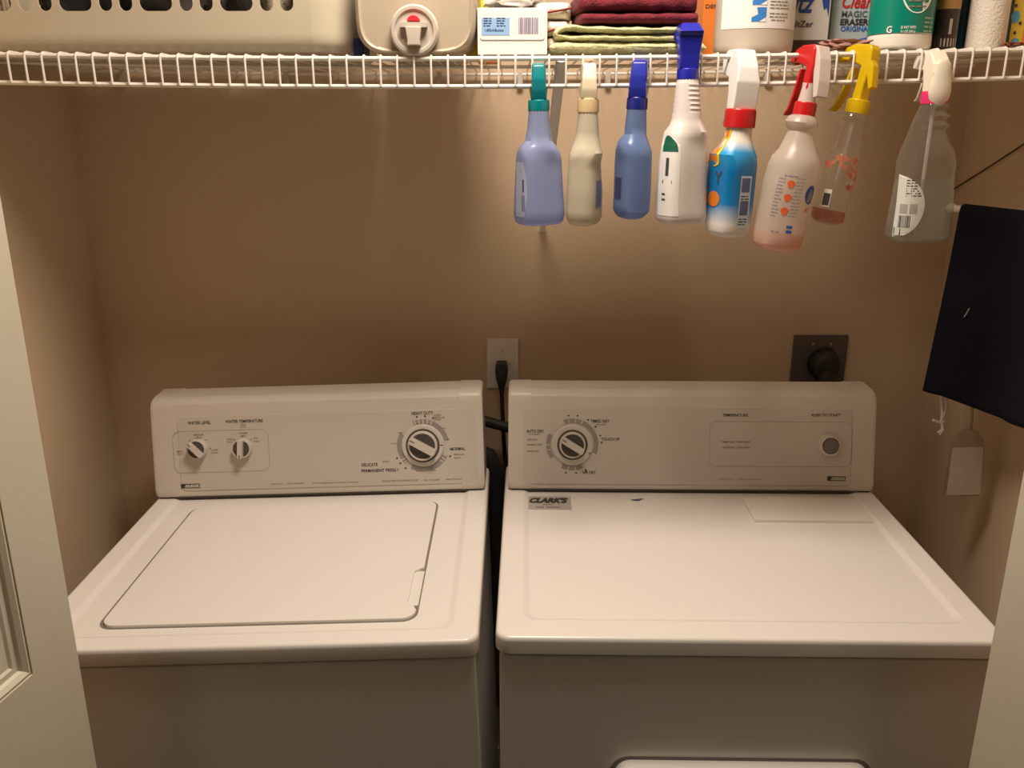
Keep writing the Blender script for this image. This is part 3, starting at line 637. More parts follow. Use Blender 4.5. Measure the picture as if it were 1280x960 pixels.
# 2 cream
e, B = bottle('cream white spray bottle with a cream head, second from the left', [((712, 281), (748, 281)), ((707, 270), (753, 272)), ((708, 240), (754, 240)), ((710, 205), (752, 205)), ((711, 192), (754, 190)), ((714, 184), (751, 184)), ((719, 172), (749, 172)), ((722, 150), (748, 150)), ((723, 138), (747, 138))], YS, 1.35, -26, 3.2, 0.12)
CRM = clear('cream_plastic', (0.9, 0.85, 0.7), 0.93, 0.25, (0.70, 0.64, 0.50), 0.3)
B.mesh().build('bottle_body', CRM, e)
CH = mat('cream_head', (0.80, 0.70, 0.52), 0.35)
sprayer(e, B, 0.020, 0.0155, mat('tan_collar', (0.66, 0.50, 0.27), 0.4), 0, CH, CH, 0.050, 0.022)
q = B.girth(0.05) * 0.235
lb = B.decal(q - 0.010, q + 0.012, 0.028, 0.068, 0.0005).build('side_label', mat('blue_grey_label', (0.16, 0.19, 0.30), 0.5), e, 0)
# 3 blue, blue head
e, B = bottle('blue spray bottle with a bright blue head, just left of the tall white one', [((772, 273), (800, 273)), ((767, 262), (810, 264)), ((768, 240), (812, 240)), ((769, 210), (813, 210)), ((770, 188), (814, 188)), ((772, 178), (811, 178)), ((780, 168), (808, 168)), ((782, 150), (808, 150)), ((784, 134), (808, 134))], YS, 1.3, 20, 3.0, 0.12)
BL2 = clear('blue_plastic', (0.5, 0.62, 0.92), 0.80, 0.2, (0.20, 0.30, 0.56), 0.35)
B.mesh().build('bottle_body', BL2, e)
BH = clear('blue_head', (0.1, 0.15, 0.8), 0.9, 0.12, (0.04, 0.055, 0.50), 0.3)
sprayer(e, B, 0.017, 0.0150, mat('navy_cap', (0.012, 0.018, 0.20), 0.3), 0, BH, BH, 0.053, 0.024, R(-12))
q = -B.girth(0.05) * 0.24
lb = B.decal(q - 0.012, q + 0.008, 0.03, 0.062, 0.0005).build('side_label', mat('navy_ink', (0, 0, 0)), e, 0)
# 4 tall white, royal blue flared head, hooked over the upper rail
prof4 = [((822, 279), (878, 279)), ((819, 270), (882, 270)), ((820, 240), (882, 240)), ((824, 200), (884, 200)), ((827, 180), (884, 180)), ((831, 165), (883, 165)), ((838, 155), (878, 155)), ((840, 147), (876, 147))]
for y in range(142, 100, -6): prof4 += [((840.3 + (142 - y) * .12, y), (876.6 - (142 - y) * .07, y)), ((841.5 + (142 - y) * .12, y - 3), (875.4 - (142 - y) * .07, y - 3))]
prof4 += [((847, 97), (872, 97))]
e, B = bottle('tall white spray bottle with a royal blue flared head and green awning label', prof4, YS - 0.004, 0.78, 25, 3.8, 0.150)
W4 = mat('white_hdpe', (0.72, 0.67, 0.63), 0.35)
B.mesh().build('bottle_body', W4, e)
RB = mat('royal_blue', (0.018, 0.022, 0.36), 0.3)
sprayer(e, B, 0.016, 0.0155, RB, 0, RB, RB, 0.062, 0.036, 0, 'flare')
q = -B.girth(0.06) * 0.20
lb = B.decal(q - 0.020, q + 0.021, 0.014, 0.136, 0.0005, arch).build('side_label', PAPER, e, 0)
B.decal(q - 0.014, q + 0.017, 0.108, 0.131, 0.0008, lambda v: (0.5 - 0.5 * math.sqrt(1 - v * v * .98), 0.5 + 0.5 * math.sqrt(1 - v * v * .98))).build('awning_print', mat('green_ink', (0.01, 0.12, 0.07), 0.5), lb, 0, recalc=False)
B.decal(q - 0.004, q + 0.003, 0.073, 0.099, 0.0008).build('figure_print', mat('dark_ink', (0.06, 0.06, 0.06), 0.5), lb, 0, recalc=False)
m = MB(); greek(m, B.fn(0.0008), q - 0.0005, 0.064, 0.020, 0.008); greek(m, B.fn(0.0008), q - 0.004, 0.046, 0.012, 0.004); greek(m, B.fn(0.0008), q - 0.003, 0.038, 0.014, 0.004)
m.build('label_text', mat('dark_ink', (0, 0, 0)), lb, 0, recalc=False)
# 5 blue and orange shrink label, white slanted head, red collar
e, B = bottle('spray bottle wrapped in a blue and orange label with red collar and white head', [((887, 295), (930, 296)), ((882, 286), (935, 288)), ((883, 260), (939, 262)), ((884, 225), (943, 225)), ((886, 205), (945, 205)), ((888, 193), (944, 193)), ((899, 183), (941, 183)), ((906, 172), (939, 172)), ((908, 157), (940, 157))], YS + 0.002, 1.0, 28, 3.2, 0.14)
def gradient_mat(name, stops, z0, z1):
    m = bpy.data.materials.new(name); m.use_nodes = True; nt = m.node_tree; b = nt.nodes['Principled BSDF']; b.inputs['Roughness'].default_value = 0.25
    tc = nt.nodes.new('ShaderNodeTexCoord'); sp = nt.nodes.new('ShaderNodeSeparateXYZ'); mr = nt.nodes.new('ShaderNodeMapRange'); cr = nt.nodes.new('ShaderNodeValToRGB'); ns = nt.nodes.new('ShaderNodeTexNoise')
    ns.inputs['Scale'].default_value = 25; ad = nt.nodes.new('ShaderNodeMath'); ad.operation = 'MULTIPLY_ADD'; ad.inputs[1].default_value = 0.10
    mr.inputs['From Min'].default_value = z0; mr.inputs['From Max'].default_value = z1
    while len(cr.color_ramp.elements) < len(stops): cr.color_ramp.elements.new(0.5)
    for el, (p, c_) in zip(cr.color_ramp.elements, stops): el.position = p; el.color = (*c_, 1)
    L = nt.links.new; L(tc.outputs['Object'], sp.inputs[0]); L(sp.outputs['Z'], mr.inputs['Value']); L(tc.outputs['Object'], ns.inputs['Vector']); L(ns.outputs['Fac'], ad.inputs[0]); L(mr.outputs[0], ad.inputs[2]); L(ad.outputs[0], cr.inputs[0]); L(cr.outputs[0], b.inputs['Base Color'])
    return m
wh, bl = (0.78, 0.75, 0.70), (0.01, 0.22, 0.55)
G5 = gradient_mat('blue_wrap_label', [(0.0, wh), (0.16, wh), (0.34, bl), (0.62, (0.005, 0.17, 0.47)), (0.80, (0.02, 0.30, 0.62)), (0.90, (0.75, 0.72, 0.6)), (1.0, wh)], 0.0, B.h * 1.03)
B.mesh().build('bottle_body', G5, e)
sprayer(e, B, 0.027, 0.0225, mat('red_plastic', (0.52, 0.012, 0.015), 0.3), 0, mat('white_head', (0.80, 0.78, 0.76), 0.35), mat('white_head', (0, 0, 0)), 0.084, 0.038, R(10), 'slant')
q = -B.girth(0.06) * 0.245
OR = mat('orange_print', (0.75, 0.22, 0.02), 0.4)
B.decal(q - 0.014, q + 0.012, 0.046, 0.070, 0.0006, ellipse).build('orange_flash', OR, e, 0, recalc=False)
def sweep(f0, f1, w0, w1, off, n=18):
    m = MB(); vs = []
    for k in range(n + 1):
        t = k / n; z = B.h - 0.060 + 0.054 * t; g_ = B.girth(z); c_ = f0 + (f1 - f0) * math.sqrt(t); w_ = w0 + (w1 - w0) * t
        vs += [B.surf((c_ - w_) * g_, z, off), B.surf((c_ + w_) * g_, z, off)]
    return m.add(vs, [(2 * k, 2 * k + 1, 2 * k + 3, 2 * k + 2) for k in range(n)])
sweep(-0.33, -0.17, 0.06, 0.03, 0.0006).build('orange_band', OR, e, 30, recalc=False)
sweep(-0.265, -0.13, 0.012, 0.008, 0.0008).build('yellow_band', mat('yellow_print', (0.80, 0.62, 0.03), 0.5), e, 30, recalc=False)
m = MB(); put_text(m, 'Y', B.fn(0.0007), q + 0.006, 0.090, 0.015, 0.018); m.build('brand_lettering', mat('dark_ink', (0, 0, 0)), e, 0, recalc=False)
q2 = 0.0
lb = B.decal(q2 - 0.009, q2 + 0.012, 0.016, 0.094, 0.0006).build('direction_label', mat('pale_blue_label', (0.55, 0.68, 0.80), 0.4), e, 0, recalc=False)
for zz in (0.070, 0.036): B.decal(q2 - 0.007, q2 + 0.009, zz, zz + 0.021, 0.0008).build('direction_picture', mat('slate_print', (0.10, 0.13, 0.26), 0.5), lb, 0, recalc=False)
m = MB()
for k, (t, zz) in enumerate((('SPRAY ON', 0.064), ('AND LET IT', 0.060), ('SOAK IN', 0.0565), ('WIPE CLEAN', 0.030), ('WITH CLOTH', 0.026), ('THEN RINSE', 0.022))): greek(m, B.fn(0.0008), q2 + 0.001, zz, 0.016, 0.0024)
m.build('direction_text', INK, lb, 0, recalc=False)
# 7 clear, yellow head, behind bottle 6
Y7 = YF - 0.018
e, B = bottle('clear spray bottle with a yellow head and pink flower print', [((1018, 276), (1044, 283)), ((1014, 270), (1053, 278)), ((1016, 258), (1056, 264)), ((1022, 230), (1062, 238)), ((1028, 205), (1071, 210)), ((1033, 192), (1075, 197)), ((1044, 184), (1074, 190)), ((1050, 165), (1078, 170)), ((1054, 150), (1080, 154)), ((1051, 146), (1084, 150)), ((1053, 142), (1084, 146)), ((1058, 138), (1083, 141))], Y7, 1.0, 15, 2.6, 0.09)
CL = clear('clear_pet', (0.97, 0.96, 0.94), 0.10, 0.04, (0.6, 0.58, 0.55), 0.5)
B.mesh().build('bottle_body', CL, e)
B.mesh(0.002, 0.022, 0.0015).build('liquid', clear('pink_amber_liquid', (0.80, 0.50, 0.38), 0.15, 0.05, (0.6, 0.32, 0.2)), e)
dip_tube(e, B, 0.004, TUBE)
YEL = clear('yellow_plastic', (0.9, 0.75, 0.05), 0.9, 0.15, (0.80, 0.58, 0.01), 0.35)
Hm, ho = sprayer(e, B, 0.020, 0.0170, YEL, 0, YEL, YEL, 0.078, 0.019, R(24), 'thin')
MB().prism([(-0.006, 0.058), (-0.018, 0.048), (-0.026, 0.018), (-0.020, 0.014), (-0.010, 0.034), (-0.004, 0.044)], lambda y, z, x: Hm @ Vector((x - 0.004, y, z)), -0.006, 0.006, 0.0012).build('rear_grip', YEL, ho, 40)
pk = clear('pink_petal_print', (0.9, 0.6, 0.5), 0.75, 0.3, (0.75, 0.30, 0.20))
rnd = random.Random(4); m = MB()
for k in range(34):
    uu = rnd.uniform(0.002, 0.032) if k < 20 else rnd.uniform(-0.03, 0.03); zz = 0.056 + rnd.uniform(0, 0.035) if k < 20 else rnd.uniform(0.085, 0.10); r_ = rnd.uniform(0.003, 0.0062)
    m.add([B.surf(uu + r_ * math.cos(t) * (1 + .3 * math.sin(5 * t)), zz + r_ * math.sin(t) * (1 + .3 * math.sin(5 * t)), 0.0006 + k * 1e-5) for t in [2 * math.pi * i / 14 for i in range(14)]], [tuple(range(14))])
m.build('flower_print', pk, e, 0, recalc=False)
q = -B.girth(0.04) * 0.14
lb = B.decal(q - 0.006, q + 0.006, 0.026, 0.052, 0.0006).build('side_label', PAPER, e, 0, recalc=False)
B.decal(q - 0.005, q + 0.005, 0.028, 0.046, 0.0008).build('label_print', mat('dark_ink', (0, 0, 0)), lb, 0, recalc=False)
# 6 frosted, red collar, amber in the bottom
Y6 = YF - 0.034
e, B = bottle('frosted spray bottle with red collar, orange icons and amber liquid, leaning left', [((946, 308), (990, 317)), ((941, 298), (998, 310)), ((942, 288), (1001, 299)), ((947, 262), (1006, 272)), ((955, 225), (1016, 235)), ((961, 205), (1023, 213)), ((966, 194), (1025, 202)), ((975, 184), (1020, 192)), ((981, 172), (1018, 178)), ((986, 163), (1017, 166)), ((983, 158), (1021, 161)), ((982, 152), (1022, 155)), ((986, 145), (1020, 149)), ((992, 142), (1017, 145))], Y6, 1.0, 0, 2.3, 0.12)
FR_ = clear('frosted_plastic', (0.92, 0.87, 0.80), 0.68, 0.3, (0.80, 0.72, 0.64), 0.45)
B.mesh().build('bottle_body', FR_, e)
B.mesh(0.002, 0.028, 0.0012).build('liquid', clear('amber_liquid', (0.95, 0.55, 0.25), 0.6, 0.1, (0.9, 0.42, 0.14)), e)
RD = mat('red_plastic', (0, 0, 0))
Hm, ho = sprayer(e, B, 0.021, 0.0158, RD, 0, RD, RD, 0.080, 0.018, R(11), 'thin')
NAT = clear('natural_head', (0.9, 0.85, 0.8), 0.93, 0.25, (0.76, 0.68, 0.62), 0.3)
MB().lathe([(0.0128, 0), (0.0122, 0.004), (0.0105, 0.020), (0.011, 0.026)], 24, Hm).build('pump_neck', NAT, ho)
MB().prism([(0.004, 0.080), (-0.008, 0.078), (-0.017, 0.060), (-0.024, 0.030), (-0.026, 0.008), (-0.019, 0.006), (-0.012, 0.030), (-0.006, 0.055), (0.004, 0.064)], lambda y, z, x: Hm @ Vector((x + 0.003 - 0.22 * y, y, z)), -0.0095, 0.0095, 0.0015).build('rear_grip', MATS['natural_head'], ho, 40)
OI = mat('orange_red_print', (0.72, 0.12, 0.03), 0.5); BI = mat('blue_print', (0.015, 0.10, 0.42), 0.5)
for k, zz in enumerate((0.102, 0.082, 0.062)):
    m = MB(); uu = -0.008; r_ = 0.0055
    m.add([B.surf(uu + r_ * math.cos(t) * (1 + .18 * math.sin(3 * t)), zz + r_ * math.sin(t), 0.0006) for t in [2 * math.pi * i / 18 for i in range(18)]], [tuple(range(18))]); m.build('orange_icon', OI, e, 0, recalc=False)
m = MB(); greek(m, B.fn(0.0006), -0.010, 0.1135, 0.022, 0.0022)
for k in range(12):
    zz = 0.111 - k * 0.005; greek(m, B.fn(0.0006), 0.0055, zz, 0.013, 0.0018); greek(m, B.fn(0.0006), -0.0225, zz - .002, 0.010, 0.002)
greek(m, B.fn(0.0006), -0.016, 0.031, 0.012, 0.003); m.build('printed_text', mat('blue_grey_ink', (0.22, 0.24, 0.32), 0.5), e, 0, recalc=False)
m = MB(); m.add([B.surf(0.0285 + 0.011 * math.cos(t), 0.090 + 0.014 * math.sin(t), 0.0006) for t in [2 * math.pi * i / 24 for i in range(24)]], [tuple(range(24))]); m.build('blue_disc_print', BI, e, 0, recalc=False)
m = MB(); put_text(m, 'AF', B.fn(0.0007), 0.0285, 0.068, 0.014, 0.008, 0.2); m.build('red_lettering', OI, e, 0, recalc=False)
m = MB(); greek(m, B.fn(0.0007), 0.004, 0.040, 0.009, 0.006); greek(m, B.fn(0.0007), 0.004, 0.033, 0.009, 0.006); m.build('blue_lettering', BI, e, 0, recalc=False)
# 8 clear, white head, pink collar, grip ribs
e, B = bottle('clear spray bottle with white head and oval label, rightmost, beside the navy bag', [((1114, 301), (1180, 303)), ((1107, 292), (1186, 294)), ((1108, 280), (1188, 280)), ((1113, 255), (1191, 255)), ((1119, 225), (1192, 225)), ((1124, 200), (1192, 200)), ((1128, 187), (1190, 187)), ((1133, 175), (1184, 175)), ((1138, 162), (1180, 162)), ((1140, 157), (1186, 157)), ((1142, 151), (1180, 151)), ((1145, 145), (1186, 145)), ((1148, 139), (1180, 139)), ((1151, 133), (1186, 133)), ((1154, 127), (1181, 127))], YS, 0.62, 14, 3.0, 0.13)
CL8 = clear('clear_pet_grey', (0.96, 0.96, 0.94), 0.14, 0.04, (0.55, 0.55, 0.52), 0.5)
B.mesh().build('bottle_body', CL8, e)
zl = z_of(B, 1150, 224, YS)
B.mesh(0.0025, zl, 0.0015).build('liquid', clear('cloudy_liquid', (0.88, 0.91, 0.88), 0.22, 0.06, (0.45, 0.48, 0.46)), e)
dip_tube(e, B, 0.01, TUBE)
sprayer(e, B, 0.018, 0.0185, mat('pink_plastic', (0.72, 0.03, 0.16), 0.35), 0, mat('cream_white_head', (0.80, 0.74, 0.62), 0.35), mat('cream_white_head', (0, 0, 0)), 0.056, 0.030, R(2), 'slant')
MB().lathe([(0.0005, -0.024), (0.008, -0.022), (0.0145, -0.014), (0.0165, -0.004), (0.0155, 0.008), (0.013, 0.022), (0.0125, 0.034), (0.006, 0.040)], 24, Matrix.Translation((B.at(B.h)[0], -0.014, B.h + 0.018)) @ Matrix.Diagonal((1, 0.55, 1, 1))).build('rear_grip', MATS['cream_white_head'], e)
gL = B.girth(0.06); q = -gL * 0.175
lb = B.decal(q - 0.016, q + 0.028, 0.010, 0.104, 0.0006, half_ellipse, 20).build('oval_label', mat('label_white', (0.62, 0.62, 0.57), 0.5), e, 0, recalc=False)
barcode(B.surf, q - 0.008, q + 0.009, 0.026, 0.044, 0.0008, 12).build('barcode', INK, lb, 0, recalc=False)
m = MB(); m.add([B.surf(a_, b_, 0.0009) for a_, b_ in ((q - 0.014, 0.0155), (q - 0.003, 0.0145), (q - 0.003, 0.0245), (q - 0.014, 0.0255))], [(0, 1, 2, 3)]); m.build('black_patch', INK, lb, 0, recalc=False)
m = MB()
for k, zz in enumerate((0.0955, 0.0915, 0.0875, 0.0835, 0.080, 0.0765, 0.073)): greek(m, B.fn(0.0008), q + 0.006 + .0008 * k, zz, 0.012 + 0.0016 * k, 0.0024)
m.build('label_text', INK, lb, 0, recalc=False)
for a_ in (-0.008, 0.006): B.decal(q + a_, q + a_ + 0.011, 0.047, 0.061, 0.0008).build('label_picture', mat('grey_picture', (0.34, 0.34, 0.32), 0.5), lb, 0, recalc=False)

# ------------------------------------------------------------ things on the shelf
def zs(x): return ZT + 0.0030 + sag(x)
def on_shelf(px, Y):
    """x of a pixel column near the shelf's front, at distance Y"""
    x = at_y(px, 66, Y).x; return x
# laundry basket
bx0, bx1 = -0.885, on_shelf(434, 1.41); by0, by1 = 1.405, 1.77
bk = empty('laundry_basket', ((bx0 + bx1) / 2, (by0 + by1) / 2, zs((bx0 + bx1) / 2) + 0.002), 'white plastic laundry basket with slotted sides at the shelf left end', 'basket')
hx_, hy_, rc = (bx1 - bx0) / 2, (by1 - by0) / 2, 0.05
def bput(sx, side, z):
    """side wall mapping: sx in -1..1 along the straight part"""
    ins = 0.012 * (1 - math.sqrt(max(0, 1 - ((0.022 - z) / 0.022) ** 2))) if z < 0.022 else 0
    return z, ins
def bpath(s, z, dep=0.0):
    """s = metres along a rounded rectangle starting at the front straight's left end"""
    ins = 0.014 * (1 - math.sqrt(max(0, 1 - ((0.024 - z) / 0.024) ** 2))) if z < 0.024 else 0
    g = 0.010 * z / 0.27 - ins - dep; fx, fy = hx_ - rc, hy_ - rc; q = math.pi / 2 * rc
    segs = [(2 * fx, 's', -fx, -hy_, 1, 0), (q, 'c', fx, -fy, -90, 0), (2 * fy, 's', hx_, -fy, 0, 1), (q, 'c', fx, fy, 0, 0), (2 * fx, 's', fx, hy_, -1, 0), (q, 'c', -fx, fy, 90, 0), (2 * fy, 's', -hx_, fy, 0, -1), (q, 'c', -fx, -fy, 180, 0)]
    tot = sum(a[0] for a in segs); s %= tot
    for L_, k, a, b, c_, d_ in segs:
        if s <= L_ + 1e-9:
            if k == 's': x, y = a + c_ * s, b + d_ * s; nx, ny = d_, -c_
            else: t = R(c_ + 90 * s / L_); x, y = a + rc * math.cos(t), b + rc * math.sin(t); nx, ny = math.cos(t), math.sin(t)
            return Vector((x + nx * g, y + ny * g, z))
        s -= L_
tot = 4 * (hx_ - rc) + 4 * (hy_ - rc) + 2 * math.pi * rc
m = MB()
def band(z0, z1, nz, s0=0, s1=tot, ns=72):
    for dp_ in (0.0, 0.0028):
        vs = [bpath(s0 + (s1 - s0) * i / ns - (1e-7 if i == ns else 0), z0 + (z1 - z0) * j / nz, dp_) for j in range(nz + 1) for i in range(ns + 1)]
        fs = [(j * (ns + 1) + i, j * (ns + 1) + i + 1, (j + 1) * (ns + 1) + i + 1, (j + 1) * (ns + 1) + i) for j in range(nz) for i in range(ns)]
        m.add(vs, fs if dp_ == 0 else [f_[::-1] for f_ in fs])
def hole_cell(s0, s1, z0, z1, hw, hh):
    """one wall cell with a slot: outer skin, inner skin and the slot's rim; rays leave the slot's round ends"""
    cx, cz = (s0 + s1) / 2, (z0 + z1) / 2; r_ = min(hw, hh); ax, az = hw - r_, hh - r_; inn = []; out = []
    ends = ((ax, az, 0), (-ax, -az, 180)) if hw > hh else ((ax, az, 90), (-ax, -az, 270))
    for ox, oz, mid in ends:
        px_c, pz_c = cx + ox, cz + oz
        A = [mid - 90 + 180 * k / 12 for k in range(13)] + [math.degrees(math.atan2(b - pz_c, a - px_c)) for a in (s0, s1) for b in (z0, z1)]
        A = sorted(set(round(mid + ((a - mid + 180) % 360 - 180), 3) for a in A if abs((a - mid + 180) % 360 - 180) <= 90.001))
        for a in A:
            c_, s_ = math.cos(R(a)), math.sin(R(a)); ts = []
            if abs(c_) > 1e-5: ts.append(((s1 if c_ > 0 else s0) - px_c) / c_)
            if abs(s_) > 1e-5: ts.append(((z1 if s_ > 0 else z0) - pz_c) / s_)
            t = min(ts); out.append((px_c + c_ * t, pz_c + s_ * t)); inn.append((px_c + c_ * r_, pz_c + s_ * r_))
    n = len(inn); q_ = [(i, (i + 1) % n, n + (i + 1) % n, n + i) for i in range(n)]
    m.add([bpath(*p) for p in out] + [bpath(*p) for p in inn], q_)
    m.add([bpath(*p, 0.0028) for p in out] + [bpath(*p, 0.0028) for p in inn], [f_[::-1] for f_ in q_])
    m.add([bpath(*p) for p in inn] + [bpath(*p, 0.0028) for p in inn], q_)
ZA, ZB_, ZTOP = 0.049, 0.165, 0.26
def bands(z0, z1, nz):
    s_ = 0.0
    for L_, ns in ((2 * (hx_ - rc), 12), (math.pi / 2 * rc, 8), (2 * (hy_ - rc), 8), (math.pi / 2 * rc, 8)) * 2: band(z0, z1, nz, s_, s_ + L_ , ns); s_ += L_
bands(0.0, ZA, 8); bands(ZB_, ZTOP, 4)
fl = 2 * (hx_ - rc); first = at_y(35, 10, 1.41).x - (bk.location.x - (hx_ - rc))
per = at_y(135, 10, 1.41).x - at_y(35, 10, 1.41).x
def rows(s_start, length, ph):
    s = ph
    while s > 0: s -= per
    cells = []
    while s < length:
        vw = per * 0.25
        for a, w_, kind in ((s - vw / 2, vw, 'v'), (s + vw / 2, vw, 'v'), (s + 1.5 * vw, per - 2 * vw, 'h')):
            if a >= 0 and a + w_ <= length: cells.append((a, a + w_, kind))
        s += per
    pos = 0
    for a, b, kind in cells:
        if a - pos > 1e-4: band(ZA, ZB_, 2, s_start + pos, s_start + a, 2)
        if kind == 'v': hole_cell(s_start + a, s_start + b, ZA, ZB_, 0.0100, (ZB_ - ZA) / 2 - 0.008)
        else:
            hgt = (ZB_ - ZA) / 3
            for i in range(3): hole_cell(s_start + a, s_start + b, ZA + hgt * i, ZA + hgt * (i + 1), 0.0245, 0.0115)
        pos = b
    if length - pos > 1e-4: band(ZA, ZB_, 2, s_start + pos, s_start + length, 4)
fy2 = 2 * (hy_ - rc); qc = math.pi / 2 * rc
rows(0, fl, first); band(ZA, ZB_, 2, fl, fl + qc, 8)
rows(fl + qc, fy2, 0.05); band(ZA, ZB_, 2, fl + qc + fy2, fl + 2 * qc + fy2, 8)
rows(fl + 2 * qc + fy2, fl, first); band(ZA, ZB_, 2, 2 * fl + 2 * qc + fy2, 2 * fl + 3 * qc + fy2, 8)
rows(2 * fl + 3 * qc + fy2, fy2, 0.05); band(ZA, ZB_, 2, tot - qc, tot - 1e-6, 8)
vs = [bpath(tot * i / 72, 0.0) for i in range(72)]; m.add(vs, [tuple(range(72))])
o = m.build('basket_wall', mat('ivory_plastic', (0.55, 0.49, 0.37), 0.4), bk, 40, recalc=False)
MB().tube([bpath(tot * i / 72 - 1e-7, ZTOP) for i in range(73)], 0.007, 8, False).build('rim', MATS['ivory_plastic'], bk)
def lump(name, c, size, m, label, cat, seed=0, amp=0.25, group=None, sub=4):
    bm = bmesh.new(); bmesh.ops.create_icosphere(bm, subdivisions=sub, radius=1)
    for v in bm.verts:
        d = v.co.normalized(); k = 1 + amp * noise.noise(d * 2.2 + Vector((seed, seed * 2, 0))) + amp * 0.5 * noise.noise(d * 5 + Vector((seed, 0, 3))) - amp * 0.25 * abs(noise.noise(d * 9 + Vector((0, seed, 0))))
        e_ = Vector([math.copysign(abs(t) ** 0.7, t) for t in d]); v.co = Vector((e_.x * size[0], e_.y * size[1], e_.z * size[2])) * k
    zmin = min(v.co.z for v in bm.verts)
    for v in bm.verts: v.co.z -= zmin
    me = bpy.data.meshes.new(name); bm.to_mesh(me); bm.free()
    o = link(name, me, m, None, 60, c); tag(o, label, cat, group); return o
fab = lambda n, c_: mat(n, c_, 0.9, bump=0.6, bscale=350, sheen=0.2)
zb = bk.location.z + 0.006
lump('garment', (-0.68, 1.57, zb), (0.085, 0.13, 0.09), fab('charcoal_cloth', (0.035, 0.032, 0.035)), 'dark clothing behind the left slots of the laundry basket', 'clothing', 1)
lump('garment', (-0.49, 1.57, zb), (0.058, 0.13, 0.085), fab('grey_cloth', (0.10, 0.09, 0.08)), 'grey clothing behind the middle slots of the laundry basket', 'clothing', 2)
lump('garment', (-0.345, 1.56, zb), (0.050, 0.13, 0.09), fab('pale_cloth', (0.55, 0.48, 0.38)), 'pale clothing behind the right slots of the laundry basket', 'clothing', 3)
# detergent jug lying on its side with a spigot
jx0, jx1 = on_shelf(446, 1.40), on_shelf(596, 1.40); jc = (jx0 + jx1) / 2; jw = (jx1 - jx0) / 2; jh = 0.072
zj = zs(jc)
jug = empty('detergent_jug', (jc, 1.39, zj), 'ivory detergent jug lying down with a round spigot, beside the laundry basket', 'jug')
def jr(y, sc, n=56):
    r_ = []
    for k in range(n):
        t = 2 * math.pi * k / n; c_, s_ = math.cos(t), math.sin(t); ex = 4.2 if s_ < 0 else 6
        r_.append((jw * sc * math.copysign(abs(c_) ** (2 / ex), c_), y, jh + jh * (1 - (1 - sc) * 0.7) * math.copysign(abs(s_) ** (2 / ex), s_)))
    return r_
JM = mat('jug_ivory', (0.46, 0.39, 0.29), 0.35)
MB().loft([jr(0.006, 0.86), jr(0.001, 0.92), jr(0.003, 0.96), jr(0.012, 0.99), jr(0.03, 1.0), jr(0.30, 1.0), jr(0.33, 0.95), jr(0.34, 0.86)]).build('jug_body', JM, jug, 50)
sc_ = at_y(518, 38, 1.385); SM = Matrix.Translation((sc_.x - jc, -0.004, sc_.z - zj)) @ Matrix.Rotation(R(90), 4, 'X')
sp = MB().lathe([(0.036, -0.006), (0.036, 0.004), (0.033, 0.008), (0.029, 0.008), (0.027, 0.005), (0.012, 0.005)], 48, SM).build('spigot_disc', mat('spigot_white', (0.56, 0.50, 0.42), 0.3), jug)
MB().prism([(0.0095 * math.cos(math.pi * k / 14), 0.0085 * math.sin(math.pi * k / 14)) for k in range(15)], lambda u, v, d: SM @ Vector((u, v + 0.0115, d)), 0.005, 0.013, 0.001).build('red_valve', mat('red_valve', (0.62, 0.03, 0.05), 0.35), sp)
MB().prism(rrect(-0.020, 0.020, 0.003, 0.010, 0.002), lambda u, v, d: SM @ Vector((u, v, d)), 0.004, 0.016, 0.001).build('push_bar', MATS['spigot_white'], sp)
MB().prism([(-0.012, 0.004), (0.012, 0.004), (0.009, -0.016), (0.010, -0.022), (-0.010, -0.022), (-0.009, -0.016)], lambda u, v, d: SM @ Vector((u, v, d)), 0.004, 0.020, 0.002).build('spout', MATS['spigot_white'], sp)
# generic carton
def lz(px, py, Y, e): return at_y(px, py, Y).z - e.location.z
def carton(name, px0, px1, Y, dep, h, m, label, cat, rot=0, group=None, lift=0):
    x0, x1 = on_shelf(px0, Y), on_shelf(px1, Y); cx = (x0 + x1) / 2
    e = empty(name, (cx, Y, zs(cx) + lift), label, cat, group, (0, 0, R(rot))); w = (x1 - x0) / 2
    MB().box(-w, w, 0, dep, 0, h, 0.0015).build('carton', m, e, 30); return e, w, lambda u, v: Vector((u, -0.0004, v))
def pz(px, py, Y, e): p = at_y(px, py, Y); return p.x - e.location.x, p.z - e.location.z
def quad(mb, f, u0, u1, v0, v1): mb.add([f(u0, v0), f(u1, v0), f(u1, v1), f(u0, v1)], [(0, 1, 2, 3)])
Yb = 1.405
e, w, f = carton('dryer_sheet_box', 597, 684, Yb, 0.14, 0.066, PAPER, 'white dryer sheet box with blue panel and barcode, beside the jug', 'box')
u0, v0 = pz(600, 50, Yb, e); u1, v1 = pz(681, 14, Yb, e)
fp = MB().prism(rrect(u0, u1, v0, 0.0655, 0.004), lambda u, v, d: Vector((u, -d, v)), -0.0002, 0.0012, 0.0004, 1).build('front_flap', PAPER, e, 30)
g = lambda u, v: Vector((u, -0.0016, v)); g2 = lambda u, v: Vector((u, -0.0019, v))
m = MB(); u0, v0 = pz(602, 44, Yb, e); u1, v1 = pz(637, 22.5, Yb, e); quad(m, g, u0, u1, v0, v1); m.build('blue_panel', mat('sky_blue_print', (0.28, 0.48, 0.75), 0.5), fp, 0, recalc=False)
m = MB(); um = (u0 + u1) / 2
put_text(m, '1-800-4-Bounce', g2, um - .002, v0 + 0.007, 0.028, 0.004)
for k, zz in enumerate((0.013, 0.0165, 0.020, 0.0235)): greek(m, g2, u0 + 0.009, v0 + zz, 0.012, 0.002); greek(m, g2, u1 - 0.013, v0 + zz, 0.013, 0.002)
m.build('panel_text', mat('navy_ink', (0, 0, 0)), fp, 0, recalc=False)
